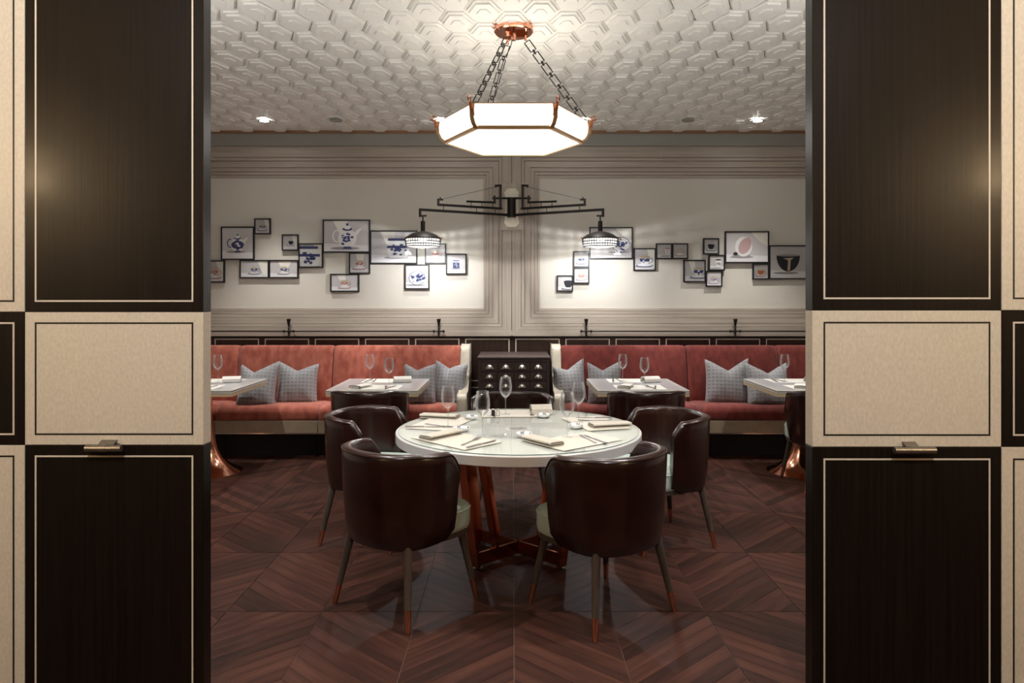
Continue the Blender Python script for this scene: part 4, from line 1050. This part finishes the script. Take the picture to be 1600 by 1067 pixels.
# napkins: one cloth folded into layers
nf = []
for k in range(7): a = PI*k/6; nf.append((0.042+0.0045*math.sin(a), 0.004+0.0045*(1-math.cos(a))))
prof_n = [(-0.044,0.003),(-0.02,0.003),(0.02,0.0035)] + nf + [(0.01,0.0125),(-0.03,0.0135)]
for k in range(7): a = PI*k/6; prof_n.append((-0.040-0.004*math.sin(a), 0.0175-0.004*math.cos(a)))
prof_n += [(-0.01,0.0215),(0.03,0.0205),(0.044,0.0165)]
b = nb(); ribbon(b, prof_n, 0.0042, -0.115, 0.115); NAP = mesh_of('napkin', b, M['linen'], True, 40)
b = nb(); ribbon(b, prof_n, 0.0042, -0.095, 0.095); NAPW = mesh_of('napkin', b, M['linen_white'], True, 40)
def napkin(p, rz, label, me=NAP, band=False, sc=1.0):
    if band:
        t = thing('napkin', label, 'napkin', p, rz, 'folded napkins'); link('cloth', NAPW, t)
        b = nb(); ribbon(b, [(-0.047,0.002),(-0.049,0.012),(-0.046,0.023),(0.0,0.0265),(0.046,0.024),(0.049,0.012),(0.047,0.002)], 0.0025, -0.0975, -0.085); obj('dark_fold', b, M['dark_cloth'], t)
        return
    o = link('napkin', me, None, p, (0, 0, rz)); o.scale = (sc, sc, 1); tag(o, label, 'napkin', 'folded napkins')
def aim(p, q, z): A, B = G(*p, z), G(*q, z); d = B-A; return (A+B)/2, math.atan2(d.y, d.x), d.length
zN = ZTT+0.0022
for nm, p, q in (('front left', (661, 688), (716, 676)), ('front right', (822, 685), (873, 698)), ('left', (655, 651), (720, 654)), ('right', (915, 668), (990, 664))):
    c, a, L = aim(p, q, zN); napkin(c, a, 'folded linen napkin before the %s chair on the round table' % nm)
# the back napkin stands in a soft fold
b = nb(); ribbon(b, [(-0.055,0.003),(-0.05,0.03),(-0.02,0.052),(0.02,0.050),(0.045,0.028),(0.052,0.004),(0.03,0.003),(0.0,0.012),(-0.03,0.004)], 0.004, -0.065, 0.065)
tag(obj('napkin', b, M['linen'], None, G(845, 645, zN), (0, 0, 0.12)), 'puffed linen napkin before the back chair on the round table', 'napkin', 'folded napkins')
# cutlery
b = nb(); box(b, -0.11, -0.005, -0.006, 0.006, 0.001, 0.007); bl = [(-0.005,-0.004),(0.03,-0.009),(0.09,-0.009),(0.112,-0.002),(0.11,0.005),(-0.005,0.005)]
prism(b, bl, 0.003, 0.0045); KNF = mesh_of('knife', b, M['steel'], False)
b = nb(); prism(b, [(-0.10,-0.007),(-0.06,-0.0045),(0.02,-0.003),(0.045,-0.011),(0.055,-0.012),(0.055,0.012),(0.045,0.011),(0.02,0.003),(-0.06,0.0045),(-0.10,0.007)], 0.002, 0.0045)
for k in range(4): y = -0.0105+k*0.007; bar(b, (0.054, y, 0.0035), (0.098, y, 0.006), 0.003, 0.002)
FRK = mesh_of('fork', b, M['steel'], False)
def cutlery(kind, p, q, z, label):
    c, a, L = aim(p, q, z); o = link(kind, KNF if kind == 'knife' else FRK, None, c, (0, 0, a)); tag(o, label, kind, kind + 's laid on the tables')
zc = ZTT+0.0021
for kind, p, q, nm in (('knife', (634, 667.5), (694, 667), 'left'), ('fork', (660, 662), (712, 669), 'left'), ('knife', (727, 701), (777, 688), 'front left'), ('fork', (713, 700), (757, 681), 'front left'),
                       ('knife', (951, 694), (910, 679), 'front right'), ('fork', (938, 696), (901, 677), 'front right'), ('knife', (958, 653.2), (899, 653), 'right'), ('fork', (955, 657), (903, 657.5), 'right'),
                       ('knife', (772, 643.2), (772.5, 650.5), 'back'), ('fork', (833, 642.5), (831, 650), 'back')):
    cutlery(kind, p, q, zc, 'steel %s laid before the %s chair on the round table' % (kind, nm))
# little porcelain dishes
b = nb(); lathe(b, [(0.022,0.0),(0.036,0.006),(0.043,0.020),(0.041,0.0205),(0.033,0.010),(0.018,0.006)], 28); DSH = mesh_of('dish_body', b, M['porcelain'], True, 50)
b = nb()
for a in (0.5, 2.1, 4.2):
    for da in (-0.18, 0.18): lathe(b, [(0.0055,0.0),(0.003,0.003)], 8, (0.033*math.cos(a+da), 0.033*math.sin(a+da), 0.0175))
MOT = mesh_of('painted_motif', b, M['black'])
for px, py, nm in ((736, 654.5, 'left'), (722, 673, 'front left'), (819, 682, 'front right'), (849, 651.5, 'back'), (900, 668.5, 'right')):
    t = thing('porcelain_dish', 'small white porcelain dish with black motifs near the %s chair on the round table' % nm, 'dish', G(px, py, ZTT), random.random()*6, 'little porcelain dishes')
    link('dish_body', DSH, t); link('painted_motif', MOT, t)
# condiments at the back of the round table
p = G(770.5, 650.5, ZTT)
t = thing('salt_shaker', 'square black salt shaker with pale lid at the back of the round table', 'shaker', G(770.5, 649.5, ZTT+0.0022)); b = nb(); rbox(b, -0.010, 0.010, -0.010, 0.010, 0, 0.036, 0.002, 1); obj('body', b, M['black'], t); b = nb(); rbox(b, -0.0095, 0.0095, -0.0095, 0.0095, 0.036, 0.043, 0.002, 1); obj('lid', b, M['nickel'], t)
t = thing('pepper_shaker', 'square white pepper shaker at the back of the round table', 'shaker', G(764, 649.5, ZTT+0.0022)); b = nb(); rbox(b, -0.011, 0.011, -0.011, 0.011, 0, 0.036, 0.002, 1); obj('body', b, M['porcelain'], t); b = nb(); rbox(b, -0.010, 0.010, -0.010, 0.010, 0.036, 0.043, 0.002, 1); obj('lid', b, M['nickel'], t)
t = thing('oil_cruet', 'small clear glass cruet with steel cap beside the black salt shaker', 'cruet', G(778, 649.5, ZTT+0.0022)); b = nb(); lathe(b, [(0.011,0.0),(0.012,0.004),(0.012,0.026),(0.008,0.032)], 18, cap1=False); obj('body', b, M['glass'], t); b = nb(); lathe(b, [(0.0085,0.032),(0.0085,0.041),(0.006,0.043)], 18); obj('cap', b, M['nickel'], t)

# settings on the banquette tables
for key, nm in (('l0', 'left edge'), ('l1', 'left middle'), ('r1', 'right middle'), ('r0', 'right edge')):
    cx = TSX[key]
    for y, where, sg in ((YT0+0.17, 'front', 1), (YT1-0.17, 'rear', -1)):
        placemat(cx, y, 0.0, 0.40, 0.28, ZSQ+0.0002, 'mat_white', 'white placemat on the %s half of the %s table' % (where, nm), 'placemats on the banquette tables')
    zz_ = ZSQ+0.0022
    rz = math.radians(68)
    napkin((cx-0.115, YT0+0.145, zz_), rz, 'white napkin with dark fold at the front left of the %s table' % nm, band=True)
    b = nb(); ribbon(b, [(-0.045,0.003),(-0.045,0.028),(-0.018,0.048),(0.02,0.046),(0.042,0.024),(0.045,0.004),(0.02,0.003),(0.0,0.012),(-0.025,0.004)], 0.004, -0.075, 0.075)
    tag(obj('napkin', b, M['linen_white'], None, (cx+0.16, YT1-0.27, zz_), (0, 0, 0.25)), 'puffed white napkin at the rear right of the %s table' % nm, 'napkin', 'folded napkins')
    for kind, x, y, a, wh in (('knife', 0.125, YT0+0.15, 1.35, 'front'), ('fork', 0.085, YT0+0.15, 1.75, 'front'), ('knife', -0.15, YT1-0.18, -1.7, 'rear'), ('fork', -0.10, YT1-0.18, -1.5, 'rear')):
        o = link(kind, KNF if kind == 'knife' else FRK, None, (cx+x, y, zz_), (0, 0, a)); tag(o, 'steel %s on the %s half of the %s table' % (kind, wh, nm), kind, kind + 's laid on the tables')
